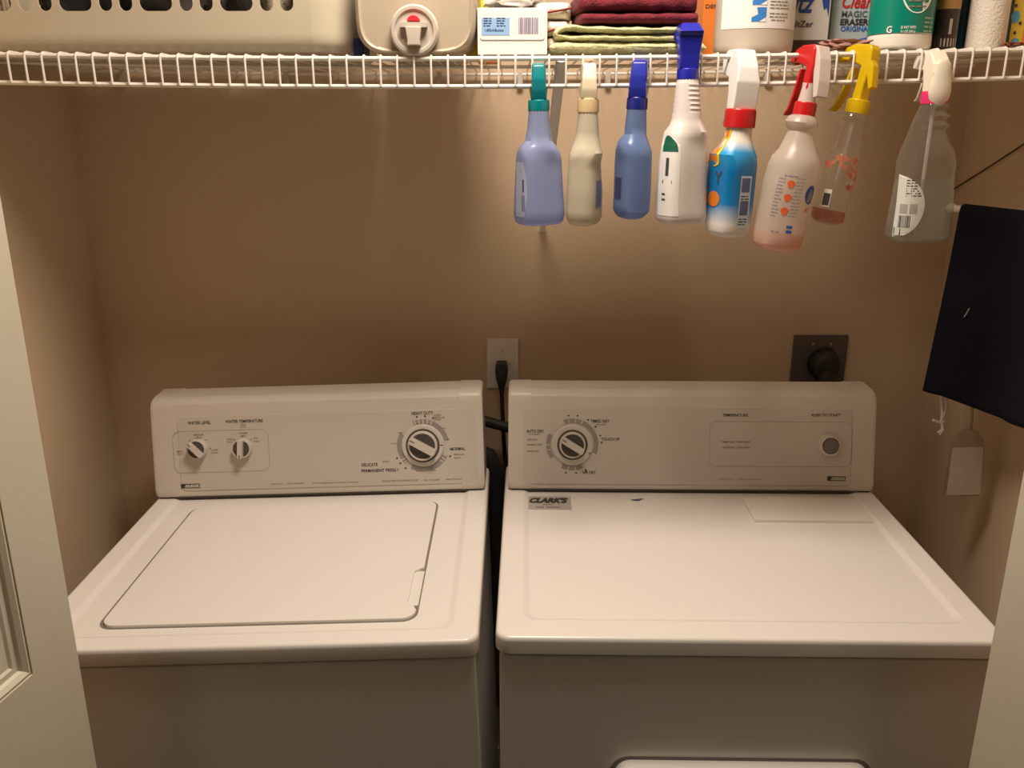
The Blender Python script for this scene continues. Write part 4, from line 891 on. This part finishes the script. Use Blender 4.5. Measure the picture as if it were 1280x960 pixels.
u0, v0 = pz(648, 42, Yb, e); u1, v1 = pz(673, 22, Yb, e); m = MB(); rnd = random.Random(3)
for k in range(15): a = u0 + (u1 - u0) * k / 15; quad(m, g2, a, a + (u1 - u0) / 15 * rnd.choice((.4, .6, .75)), v0, v1)
m.build('barcode', mat('violet_ink', (0.22, 0.18, 0.30), 0.5), fp, 0, recalc=False)
lump('crumpled_sheet', (e.location.x + 0.0, 1.47, e.location.z + 0.066), (0.045, 0.05, 0.022), mat('tissue', (0.80, 0.78, 0.74), 0.8), 'crumpled white dryer sheet lying on the white box', 'dryer sheet', 5, 0.5)
e, w, f = carton('card_packet', 597, 625, 1.60, 0.05, 0.10, mat('orange_card', (0.72, 0.20, 0.03), 0.45), 'orange and yellow packet standing behind the white box', 'packet')
m = MB(); quad(m, f, -w * .98, w * .98, 0.05, 0.10); m.build('yellow_band', mat('yellow_print', (0.80, 0.62, 0.03), 0.5), e, 0, recalc=False)
e, w, f = carton('blue_packet', 442, 455, 1.47, 0.06, 0.03, mat('navy_card', (0.02, 0.03, 0.12), 0.45), 'dark blue packet between the laundry basket and the jug', 'packet')
e, w, f = carton('yellow_packet', 583, 597, 1.50, 0.08, 0.022, mat('yellow_card', (0.70, 0.55, 0.04), 0.45), 'small yellow packet between jug and white box', 'packet')
# folded towels
def slab(name, x0, x1, y0, y1, z0, z1, m, label, group=None, seed=0, amp=0.004, nx=56, nr=22, ribs=0.0, cat='towel'):
    """a soft folded slab: rounded fold towards the viewer, lumpy top"""
    me = MB(); rings = []; hz = (z1 - z0) / 2; cy, zc = (y0 + y1) / 2, (z0 + z1) / 2; hy = (y1 - y0) / 2
    for i in range(nx + 1):
        t = i / nx; x = x0 + (x1 - x0) * t; e_ = min(t, 1 - t) * (x1 - x0); sc = min(1, math.sqrt(max(0.02, 1 - (1 - min(1, e_ / 0.012)) ** 2))); r_ = []
        for k in range(nr):
            a = 2 * math.pi * k / nr; c_, s_ = math.cos(a), math.sin(a)
            y = math.copysign(abs(c_) ** 0.25, c_) * hy; z = math.copysign(abs(s_) ** 0.8, s_) * hz * (0.6 + 0.4 * sc)
            d = noise.noise(Vector((x * 28, y * 14 + seed, z * 20 + seed))) * amp + noise.noise(Vector((x * 90, y * 60, z * 80 + seed))) * amp * 0.35
            rb = ribs * math.sin(x * 2 * math.pi / 0.031) if k in range(7, 16) else 0
            r_.append((x, cy + y * sc + d + rb, zc + z + (d * 0.7 if s_ > 0 else 0)))
        rings.append(r_)
    o = me.loft(rings).mesh(name); ob = link(name, o, m, None, 60)
    bm = bmesh.new(); bm.from_mesh(o); c_ = Vector(((x0 + x1) / 2, cy, z0))
    for v in bm.verts: v.co -= c_
    bm.to_mesh(o); bm.free(); ob.location = c_
    tag(ob, label, cat, group); return ob
MAR = mat('maroon_terry', (0.16, 0.010, 0.022), 0.95, bump=1.0, bscale=420, sheen=0.06, var=0.25, vscale=60)
GRN = mat('green_terry', (0.62, 0.60, 0.33), 0.95, bump=1.0, bscale=380, sheen=0.1, var=0.22, vscale=35)
WHT = mat('white_terry', (0.76, 0.68, 0.58), 0.95, bump=0.8, bscale=380, sheen=0.2)
# green towel: folded strip (fold at the left end)
Yt = 1.395; gx0, gx1 = on_shelf(684, Yt), on_shelf(886, Yt); gz = zs((gx0 + gx1) / 2)
def strip_towel(name, path, th, y0, y1, m, label, seed, amp=0.0035, ny=20):
    """thick cloth swept along an x-z path, y deep"""
    P = [Vector((a, 0, b)) for a, b in path]; fine = []
    for i in range(len(P) - 1):
        p0, p1, p2, p3 = P[max(i - 1, 0)], P[i], P[i + 1], P[min(i + 2, len(P) - 1)]; n = max(3, int((p2 - p1).length / 0.006))
        for k in range(n):
            t = k / n; fine.append(0.5 * ((2 * p1) + (p2 - p0) * t + (2 * p0 - 5 * p1 + 4 * p2 - p3) * t * t + (3 * p1 - p0 - 3 * p2 + p3) * t ** 3))
    fine.append(P[-1]); rings = []; c0 = Vector(((path[0][0] + path[-1][0]) / 2, y0, min(p[1] for p in path) - th / 2)); N = len(fine)
    for j in range(ny + 1):
        v = j / ny; e_ = min(v, 1 - v) * (y1 - y0); sc = math.sqrt(max(0.03, 1 - (1 - min(1, e_ / (th * 0.5))) ** 2)); up = []; dn = []
        y = y0 + (y1 - y0) * v
        for i, p in enumerate(fine):
            t = (fine[min(i + 1, N - 1)] - fine[max(i - 1, 0)]).normalized(); nrm = Vector((-t.z, 0, t.x)); ee = min(i, N - 1 - i); s2 = math.sqrt(max(0.1, 1 - (1 - min(1, ee / 3)) ** 2))
            d = noise.noise(Vector((p.x * 30, y * 22, p.z * 30 + seed))) * amp; q = noise.noise(Vector((p.x * 110, y * 90, p.z * 90 + seed))) * amp * 0.4
            b_ = Vector((p.x, y + d * 1.6, p.z)) - c0
            up.append(b_ + nrm * (th / 2 * sc * s2 + q)); dn.append(b_ - nrm * (th / 2 * sc * s2 - q))
        rings.append(up + dn[::-1])
    o = MB().loft(rings).build(name, m, None, 60); o.location = c0; return tag(o, label, 'towel')
th = 0.0145
strip_towel('green_towel', [(gx1 - 0.004, gz + 0.009), (gx1 - 0.10, gz + 0.0085), (gx0 + 0.06, gz + 0.0095), (gx0 + 0.024, gz + 0.009), (gx0 + 0.004, gz + 0.0085)], 0.015, Yt, 1.58, mat('green_terry', (0, 0, 0)), 'pale green towel layer lying flat on the wire shelf', 11)
strip_towel('green_towel', [(gx1 - 0.012, gz + 0.0225), (gx1 - 0.10, gz + 0.0225), (gx0 + 0.06, gz + 0.0225), (gx0 + 0.026, gz + 0.023), (gx0 + 0.014, gz + 0.0285), (gx0 + 0.028, gz + 0.0375), (gx0 + 0.06, gz + 0.0355), (gx0 + 0.13, gz + 0.0335), (gx1 - 0.03, gz + 0.0335), (gx1 - 0.008, gz + 0.031)], 0.0095, Yt + 0.003, 1.58, GRN, 'folded pale green towel under the maroon towels, fold at its left', 13)
mx0, mx1 = on_shelf(716, Yt), on_shelf(878, Yt); mz = gz + 0.0425
slab('maroon_towel', mx0 + 0.004, mx1, Yt + 0.004, 1.57, mz, mz + 0.017, MAR, 'lower maroon towel folded on the green towel', 'maroon towels', 3, 0.0035, ribs=0.0012)
slab('maroon_towel', mx0, mx1 - 0.003, Yt + 0.002, 1.57, mz + 0.0165, mz + 0.041, MAR, 'upper thicker maroon towel, topmost of the two', 'maroon towels', 5, 0.0045, ribs=0.0015)
slab('beige_cloth', mx0 + 0.03, mx1 - 0.03, Yt + 0.015, 1.56, mz + 0.041, mz + 0.055, fab('beige_cloth', (0.36, 0.28, 0.19)), 'beige cloth folded on top of the maroon towels', None, 8, 0.002, cat='cloth')
def white_towel(px0, px1, dz0, dz1, label, seed):
    x0, x1 = on_shelf(px0, 1.42), on_shelf(px1, 1.42); z = zs(x0)
    o = slab('white_towel', x0, x1, 1.425, 1.56, z + dz0, z + dz1, WHT, label, 'white towels with dark red edging', seed, 0.003, nx=30)
    w = (x1 - x0) / 2; h = dz1 - dz0
    MB().tube([(-w + 0.004, -0.0690, 0.004), (-w * .4, -0.0705, h * 0.32), (w * 0.3, -0.0705, h * 0.45), (w - 0.002, -0.0690, h * .6)], 0.0016, 6).build('red_edging', mat('edging_red', (0.20, 0.015, 0.02), 0.9), o)
white_towel(680, 712, 0.004, 0.028, 'white towel with red edging, lowest of the stack beside the box', 21)
white_towel(678, 715, 0.028, 0.052, 'white towel with red edging in the middle of the stack', 23)
white_towel(664, 716, 0.052, 0.078, 'white towel with red edging on top of the stack', 25)
# flat packet under the jug's rear, seen through the wires
# round-ish bottles and cans
def can(name, px0, px1, Y, prof, m, label, cat, n=40, sq=1.0):
    """prof: (r fraction, z); returns empty, radius, surface fn"""
    x0, x1 = on_shelf(px0, Y), on_shelf(px1, Y); r_ = (x1 - x0) / 2; x0, x1 = on_shelf(px0, Y + r_ * sq), on_shelf(px1, Y + r_ * sq); r_ = (x1 - x0) / 2; cx = (x0 + x1) / 2
    e = empty(name, (cx, Y + r_ * sq, zs(cx)), label, cat)
    o = MB().lathe([(a * r_, z) for a, z in prof], n, Matrix.Diagonal((1, sq, 1, 1))).build(name + '_body' if name != 'x' else 'body', m, e, 40)
    return e, r_, (lambda off: (lambda u, v: Vector(((r_ + off) * math.sin(u / r_), -(r_ + off) * sq * math.cos(u / r_), v)))), o
e, w, f = carton('orange_package', 876, 897, 1.52, 0.06, 0.12, mat('orange_card', (0, 0, 0)), 'orange package standing between maroon towels and the white jug', 'package')
m = MB(); put_text(m, 'DEN', f, 0, lz(888, 8, 1.52, e), w * 1.5, 0.006); m.build('lettering', INK, e, 0, recalc=False)
# big frosted jug
FJ = clear('frosted_jug', (0.9, 0.85, 0.75), 0.9, 0.3, (0.74, 0.66, 0.55), 0.3)
e, r_, fn, o = can('cleaner_jug', 892, 989, 1.394, [(0.93, 0), (0.99, 0.004), (1.0, 0.012), (1.0, 0.16), (0.94, 0.19), (0.7, 0.22), (0.35, 0.24), (0.35, 0.27)], FJ, 'large frosted white jug with a paper label, right of the towels', 'jug', 48, 0.8)
def patch(fnn, u0, u1, v0, v1, n=14):
    m = MB(); vs = []
    for j in (0, 1):
        for i in range(n + 1): vs.append(fnn(u0 + (u1 - u0) * i / n, v1 if j else v0))
    return m.add(vs, [(i, i + 1, n + 2 + i, n + 1 + i) for i in range(n)])
lb = patch(fn(0.0006), -r_ * 1.15, r_ * 1.15, 0.033, 0.15).build('paper_label', PAPER, e, 60, recalc=False)
for v0, v1 in ((lz(928, 27, 1.394, e), lz(928, 9, 1.394, e)), (lz(928, 6, 1.394, e), lz(928, -12, 1.394, e))):
    patch(fn(0.0009), -0.017, 0.004, v0, v1).build('label_picture', mat('bright_blue_print', (0.04, 0.22, 0.62), 0.5), lb, 0, recalc=False)
    mm = MB(); mm.add([fn(0.0012)(a_, b_) for a_, b_ in ((-0.017, v0 + .006), (-0.008, v0 + .010), (-0.010, v1), (-0.017, v1))] + [fn(0.0012)(a_, b_) for a_, b_ in ((-0.006, v0), (0.004, v0 + .006), (0.004, v0), (0.001, v0))], [(0, 1, 2, 3), (4, 5, 6, 7)]); mm.build('label_picture_white', PAPER, lb, 0, recalc=False)
m = MB()
for k in range(9): greek(m, fn(0.0009), 0.026, lz(960, 25, 1.394, e) + k * 0.0045 + (0.003 if k > 2 else 0), 0.034 - 0.006 * (k == 0), 0.0024)
m.build('label_text', INKG, lb, 0, recalc=False)
# crystals bag
YBG = 1.47
e, w, f = carton('printed_bag', 976, 1033, YBG, 0.12, 0.28, mat('bag_white', (0.62, 0.60, 0.56), 0.3), 'white bag with blue script lettering, between jug and sponge box', 'bag')
m = MB(); quad(m, f, -w, w, 0.0, lz(1000, 50, YBG, e)); m.build('brown_base', mat('dark_brown', (0.06, 0.04, 0.03), 0.5), e, 0, recalc=False)
f2 = lambda u, v: Vector((u, -0.0008, v)); m = MB()
u_, v_ = pz(1005, 8, YBG, e); put_text(m, 'ltz', f2, u_, v_ + .006, 0.034, 0.032, 0.35); m.build('script_lettering', mat('script_blue', (0.02, 0.06, 0.30), 0.45), e, 0, recalc=False)
m = MB(); u_, v_ = pz(1002, 30, YBG, e); put_text(m, 'SeltZer', f2, u_ - .002, v_, 0.040, 0.0095); m.build('lettering', mat('dark_ink', (0, 0, 0)), e, 0, recalc=False)
m = MB(); u_, v_ = pz(1032, 4, YBG, e); m.add([f2(u_ + a_, v_ + b_) for a_, b_ in ((-0.008, 0.012), (0.006, 0.012), (0.006, -0.020), (0.002, -0.006), (-0.002, -0.010))], [(0, 1, 2, 3, 4)]); m.build('blue_swirl', MATS['script_blue'], e, 0, recalc=False)
# sponge box
YE = 1.492
e, w, f = carton('sponge_box', 1035, 1095, YE, 0.10, 0.28, mat('pale_grey_card', (0.46, 0.50, 0.52), 0.4), 'pale blue cleaning sponge box with red and black lettering', 'box')
m = MB(); u_, v_ = pz(1068, 17.5, YE, e); put_text(m, 'MAGIC', f2, u_, v_, 0.041, 0.0095); m.build('thin_lettering', mat('slate_ink', (0.10, 0.12, 0.15), 0.5), e, 0, recalc=False)
m = MB(); u_, v_ = pz(1068, 27.5, YE, e); put_text(m, 'ERASER', f2, u_, v_, 0.045, 0.0098, 0, 0.035); m.build('bold_lettering', INK, e, 0, recalc=False)
m = MB(); u_, v_ = pz(1068, 36, YE, e); put_text(m, 'ORIGINAL', f2, u_ + .002, v_, 0.048, 0.008); m.build('blue_lettering', mat('bright_blue_ink', (0.015, 0.12, 0.45), 0.5), e, 0, recalc=False)
m = MB(); u_, v_ = pz(1072, 2, YE, e); put_text(m, 'Clean', f2, u_, v_, 0.048, 0.020, 0.3); m.build('red_script', mat('red_ink', (0.55, 0.02, 0.02), 0.45), e, 0, recalc=False)
m = MB(); u_, v_ = pz(1075, 54, YE, e); m.add([f2(a_, b_) for a_, b_ in ((-w * .1, 0.004), (w, 0.004), (w, v_ + 0.012), (w * .2, v_ + 0.006))], [(0, 1, 2, 3)]); m.build('blue_flash', MATS['bright_blue_ink'], e, 0, recalc=False)
# crumpled plastic
xx = on_shelf(1055, 1.42); lump('crumpled_wrapper', (xx, 1.425, zs(xx)), (0.036, 0.020, 0.008), mat('wrapper_pink', (0.36, 0.19, 0.15), 0.35, var=0.5, vscale=60), 'crumpled brownish pink wrapper lying in front of the sponge box', 'wrapper', 9, 0.5)
# wipes canister
GC = mat('canister_green', (0.0, 0.22, 0.15), 0.3)
e, r_, fn, o = can('wipes_canister', 1084, 1160, 1.396, [(0.90, 0), (0.96, 0.002), (0.985, 0.006), (0.985, 0.020), (0.97, 0.021), (0.97, 0.022), (0.98, 0.024), (0.98, 0.17), (0.95, 0.172), (0.99, 0.174), (0.99, 0.20), (0.8, 0.21)], mat('canister_white', (0.78, 0.74, 0.66), 0.35), 'green and white cleaning wipes canister beside the sponge box', 'canister', 48)
lb = patch(fn(-0.0002), -r_ * 2.6, r_ * 2.6, 0.023, 0.165, 48).build('green_label', GC, e, 60, recalc=False)
vs = []; zc_ = lz(1125, 0, 1.396, e)
m = MB(); m.add([fn(0.0003)(0.003 + 0.024 * math.cos(t), zc_ + 0.012 + 0.030 * math.sin(t)) for t in [2 * math.pi * i / 28 for i in range(28)]], [tuple(range(28))]); m.build('white_glow_print', PAPER, lb, 0, recalc=False)
m = MB(); f3 = fn(0.0004)
put_text(m, '35 WET WIPES', f3, -0.007, lz(1113, 34, 1.396, e), 0.022, 0.004); put_text(m, '9.1 OZ (260 g)', f3, -0.007, lz(1113, 39.5, 1.396, e), 0.021, 0.0045); put_text(m, 'G', f3, -0.034, lz(1090, 36, 1.396, e), 0.008, 0.010)
m.build('white_lettering', PAPER, lb, 0, recalc=False)
m = MB()
for k in range(4): greek(m, f3, 0.027, lz(1147, 22 + 5.5 * k, 1.396, e), 0.020, 0.0036)
m.build('pale_green_lettering', mat('pale_green_ink', (0.30, 0.55, 0.42), 0.5), lb, 0, recalc=False)
m = MB()
for k in range(4): greek(m, fn(0.0006), 0.003, zc_ + 0.014 - 0.0075 * k, 0.036 - .003 * k, 0.003)
m.build('grey_lettering', INKG, lb, 0, recalc=False)
# dark aerosol can
e, r_, fn, o = can('aerosol_can', 1161, 1192, 1.43, [(0.9, 0), (1.0, 0.003), (1.0, 0.058), (1.0, 0.17), (0.7, 0.185)], mat('brown_black_can', (0.05, 0.035, 0.03), 0.3, 0.3), 'dark brown aerosol can with a tan band, right of the green canister', 'can')
MB().lathe([(r_ * 1.0, 0.058), (r_ * 1.012, 0.0585), (r_ * 1.012, 0.095), (r_ * 1.0, 0.0955)], 32).build('tan_band', mat('tan_cap', (0.42, 0.24, 0.08), 0.4), e)
m = MB()
for k in range(6):
    a_ = -0.012 + 0.0048 * k; f3 = fn(0.0005); quad(m, f3, a_, a_ + 0.0022, 0.004, 0.016)
greek(m, lambda u, v: fn(0.0005)(-v, 0.036 + u), 0, 0, 0.028, 0.006); m.build('pale_print', mat('pale_print', (0.45, 0.40, 0.36), 0.5), e, 0, recalc=False)
# dark teal bottle
e, r_, fn, o = can('teal_bottle', 1182, 1212, 1.47, [(0.9, 0), (1, 0.004), (1, 0.23), (0.5, 0.26), (0.4, 0.28)], mat('dark_teal', (0.005, 0.07, 0.12), 0.3), 'dark teal bottle between the aerosol can and the white roll', 'bottle')
# white paper roll
e, r_, fn, o = can('paper_roll', 1207, 1252, 1.42, [(0.99, 0), (1.0, 0.002), (1.0, 0.24), (0.97, 0.242), (0.4, 0.242), (0.4, 0.23)], mat('roll_paper', (0.76, 0.70, 0.60), 0.85, bump=0.8, bscale=300), 'white paper roll standing upright near the right wall', 'paper roll')
# sponge pack
e, w, f = carton('sponge_pack', 1249, 1325, 1.44, 0.30, 0.27, mat('yellow_pack', (0.72, 0.52, 0.06), 0.35), 'yellow and orange sponge pack with blue patches at the right edge', 'package')
m = MB(); f2 = lambda u, v: Vector((u, -0.0007, v)); quad(m, f2, -w * 0.32, w, 0.0, 0.27); m.build('orange_panel', mat('orange_print', (0, 0, 0)), e, 0, recalc=False)
m = MB(); quad(m, f2, -w, -w * 0.75, 0.0, 0.27); m.build('dark_green_edge', mat('deep_green', (0.02, 0.06, 0.05), 0.5), e, 0, recalc=False)
f2b = lambda u, v: Vector((u, -0.0010, v))
for cx, py in ((1269, 21), (1268, 55)): m = MB(); u_, v_ = pz(cx, py, 1.44, e); m.add([f2b(u_ + 0.007 * math.cos(t), v_ + 0.009 * math.sin(t)) for t in [2 * math.pi * i / 10 + .2 * math.sin(i * 2) for i in range(10)]], [tuple(range(10))]); m.build('blue_patch', mat('cyan_print', (0.08, 0.38, 0.60), 0.5), e, 0, recalc=False)
m = MB()
for cx, py in ((1270, 7), (1260, 15), (1259, 36), (1268, 41), (1275, 29)): u_, v_ = pz(cx, py, 1.44, e); m.add([f2b(u_ + 0.0022 * math.cos(t), v_ - 0.0001 + 0.0026 * math.sin(t)) for t in [2 * math.pi * i / 8 for i in range(8)]], [tuple(range(8))])
m.build('black_dot', INK, e, 0, recalc=False)
xx = on_shelf(1268, 1.405); lump('cloth_scrap', (xx, 1.412, zs(xx)), (0.014, 0.010, 0.003), fab('rust_cloth', (0.25, 0.06, 0.03)), 'rust brown scrap in front of the sponge pack', 'scrap', 6, 0.4)
# flat red and white packet on the shelf behind the jug's foot
xa, xb = on_shelf(610, 1.62), on_shelf(660, 1.62)

# ------------------------------------------------------------ right wall: swing rod, laundry bag, pouch, dark line
fe = at_y(1189, 260, 1.60); dirr = Vector((math.sin(R(19)), -math.cos(R(19)), 0)); Lr = (XR - fe.x) / dirr.x
rod = empty('swing_rod', fe + dirr * Lr, 'white rod swinging out from the right wall, holding the navy bag', 'rod')
off = rod.location.copy()
MB().tube([fe - off, fe + dirr * 0.005 - off, fe + dirr * Lr - off], [0.0055, 0.0065, 0.0065], 12).build('bar', WIRE, rod)
MB().lathe([(0.006, -0.006), (0.0085, -0.003), (0.0085, 0.005), (0.006, 0.008)], 14, Matrix.Translation(fe - off) @ dirr.to_track_quat('Z', 'Y').to_matrix().to_4x4()).build('bar_tip', WIRE, rod)
MB().box(-0.012, 0.0, -0.02, 0.02, -0.03, 0.03, 0.003).build('wall_bracket', WIRE, rod)
zr = fe.z; c0 = fe + dirr * 0.030; nrm = Vector((-dirr.y, dirr.x, 0)); nrm = -nrm if nrm.x > 0 else nrm   # faces the room
bag = empty('laundry_bag', (c0.x + dirr.x * .15, c0.y + dirr.y * .15, zr), 'navy blue drawstring laundry bag draped over the white rod', 'laundry bag')
B0 = bag.location.copy(); NAVY = mat('navy_canvas', (0.005, 0.0055, 0.014), 0.9, bump=0.5, bscale=700, spec=0.2)
zb_ = at_y(1173, 485, 1.585).z; drop = zr - zb_
def bagpt(s, q):
    """s along rod 0..1, q -1 (behind bottom) .. 0 (over rod) .. 1 (front bottom)"""
    L_ = 0.34; a = abs(q); sgn = 1 if q >= 0 else -1
    o_ = 0.0095 * min(1, a / 0.05) + 0.010 * a * (1 if sgn > 0 else 0.6)
    w_ = 0.006 * math.sin(s * 9 + a * 2.0) * a + 0.004 * math.sin(s * 23 + 1) * a * a
    dz = 0.009 * math.sqrt(max(0, 1 - min(1, a / 0.05) ** 2)) if a < 0.05 else -(a - 0.05) * drop * (1.0 if sgn > 0 else 0.93) / 0.95
    along = s * L_ - 0.006 * a * a * (1 - s)
    p = c0 + dirr * along + nrm * (sgn * (o_ + max(0, w_))); p.z = zr + dz; return p - B0
m = MB(); ns, nq = 40, 60
qs = [-1 + 2 * j / nq for j in range(nq + 1)]; qs = sorted(set(qs + [-0.04, -0.03, -0.02, -0.01, 0.01, 0.02, 0.03, 0.04])); nq = len(qs) - 1
m.add([bagpt(i / ns, q_) for q_ in qs for i in range(ns + 1)], [(j * (ns + 1) + i, j * (ns + 1) + i + 1, (j + 1) * (ns + 1) + i + 1, (j + 1) * (ns + 1) + i) for j in range(nq) for i in range(ns)])
o = m.build('bag_cloth', NAVY, bag, 60, recalc=False); sm = o.modifiers.new('thickness', 'SOLIDIFY'); sm.thickness = 0.0025; sm.offset = 0
STR = mat('cotton_string', (0.66, 0.60, 0.52), 0.9, bump=0.6, bscale=900)
yv = 1.555; pp = lambda x, y: at_y(x, y, yv) - B0
m = MB(); m.tube([pp(1166, 482), pp(1171, 486), pp(1176, 491), pp(1181, 494)], 0.0036, 6); m.tube([pp(1176, 489), pp(1177, 502), pp(1178, 515), pp(1177, 524)], 0.0027, 6); m.tube([pp(1181, 493), pp(1183, 506), pp(1180, 518), pp(1176, 527)], 0.0027, 6)
m.tube([pp(1166, 525), pp(1171, 527), pp(1177, 529), pp(1180, 526)], 0.0028, 6); m.tube([pp(1177, 528), pp(1179, 536), pp(1174, 544)], [0.003, 0.0042, 0.002], 6); m.tube([pp(1178, 528), pp(1177, 537), pp(1172, 541)], 0.002, 6)
m.build('drawstring', STR, bag)
m = MB(); p_ = bagpt(0.18, 0.55)
m.tube([p_ + nrm * 0.006 + Vector((0.003, 0, 0.012)), p_ + nrm * 0.007 + Vector((0, 0, 0.002)), p_ + nrm * 0.006 + Vector((-0.004, 0, -0.004))], 0.0007, 5); m.build('thread', STR, bag)
# clear pouch with a white card hanging under the bag
yp = 1.53; w0 = at_y(1205, 587, yp)
po = empty('hanging_pouch', at_y(1203, 618, yp), 'clear plastic tag pouch with a white card hanging below the navy bag', 'pouch')
p0 = po.location.copy(); g = lambda x, y: (at_y(x, y, yp) - p0)
poly = [(1180, 619), (1223, 619), (1229, 557), (1227, 546), (1221, 538), (1214, 536), (1205, 538), (1196, 544), (1190, 556)]
m = MB(); pts = [g(*q_) for q_ in poly]; m.prism([(q_.x, q_.z) for q_ in pts], lambda u, v, d: Vector((u, d, v)), -0.006, 0.006, 0.002); m.build('clear_sleeve', clear('pouch_clear', (0.92, 0.90, 0.86), 0.25, 0.1, (0.5, 0.45, 0.38), 0.5), po)
cc = [g(*q_) for q_ in ((1181, 617), (1222.5, 616), (1227, 557), (1188.5, 558))]
m = MB(); m.prism([(q_.x, q_.z) for q_ in cc], lambda u, v, d: Vector((u, d, v)), -0.0075, -0.0065); m.build('white_card', mat('aged_card', (0.50, 0.45, 0.38), 0.7, var=0.12, vscale=60), po, 0)
t0 = g(1214, 538); MB().tube([t0, g(1215, 525), g(1216, 500), g(1216, 470), Vector((g(1216, 470).x, 0.0, zr - p0.z - 0.01))], 0.0022, 6).build('hanging_cord', clear('cord_clear', (0.8, 0.75, 0.7), 0.5, 0.2, (0.45, 0.4, 0.33)), po)
# thin dark line slanting up the right wall, drawn as a brown tube
def at_x(px, py, x): d = ray(px, py); return CAM + d * (x / d.x)
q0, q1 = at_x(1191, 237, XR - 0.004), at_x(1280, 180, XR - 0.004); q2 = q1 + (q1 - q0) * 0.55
o = MB().tube([q0 - q0, (q0 + q1) / 2 - q0 + Vector((0, 0, -0.001)), q1 - q0, q2 - q0], 0.0014, 6).build('wall_dark_line', mat('brown_line', (0.03, 0.02, 0.015), 0.6), None); o.location = q0
tag(o, 'thin dark line slanting up the right wall above the navy bag', 'wire')

for o in bpy.data.objects:
    n = o.name.split('.')[0]
    if o.type == 'MESH' and o.parent and n in ('dial_ticks', 'dial_scale', 'dial_scale_steps', 'knob_dots', 'black_dot', 'label_text', 'panel_text', 'direction_text', 'printed_text', 'barcode', 'label_print', 'socket_slots', 'plate_screw', 'pale_print', 'grey_lettering', 'pale_green_lettering', 'dealer_small_print', 'flower_print', 'hinge', 'label_picture_white', 'blue_lettering', 'white_lettering', 'drawstring'):
        o['kind'] = 'stuff'
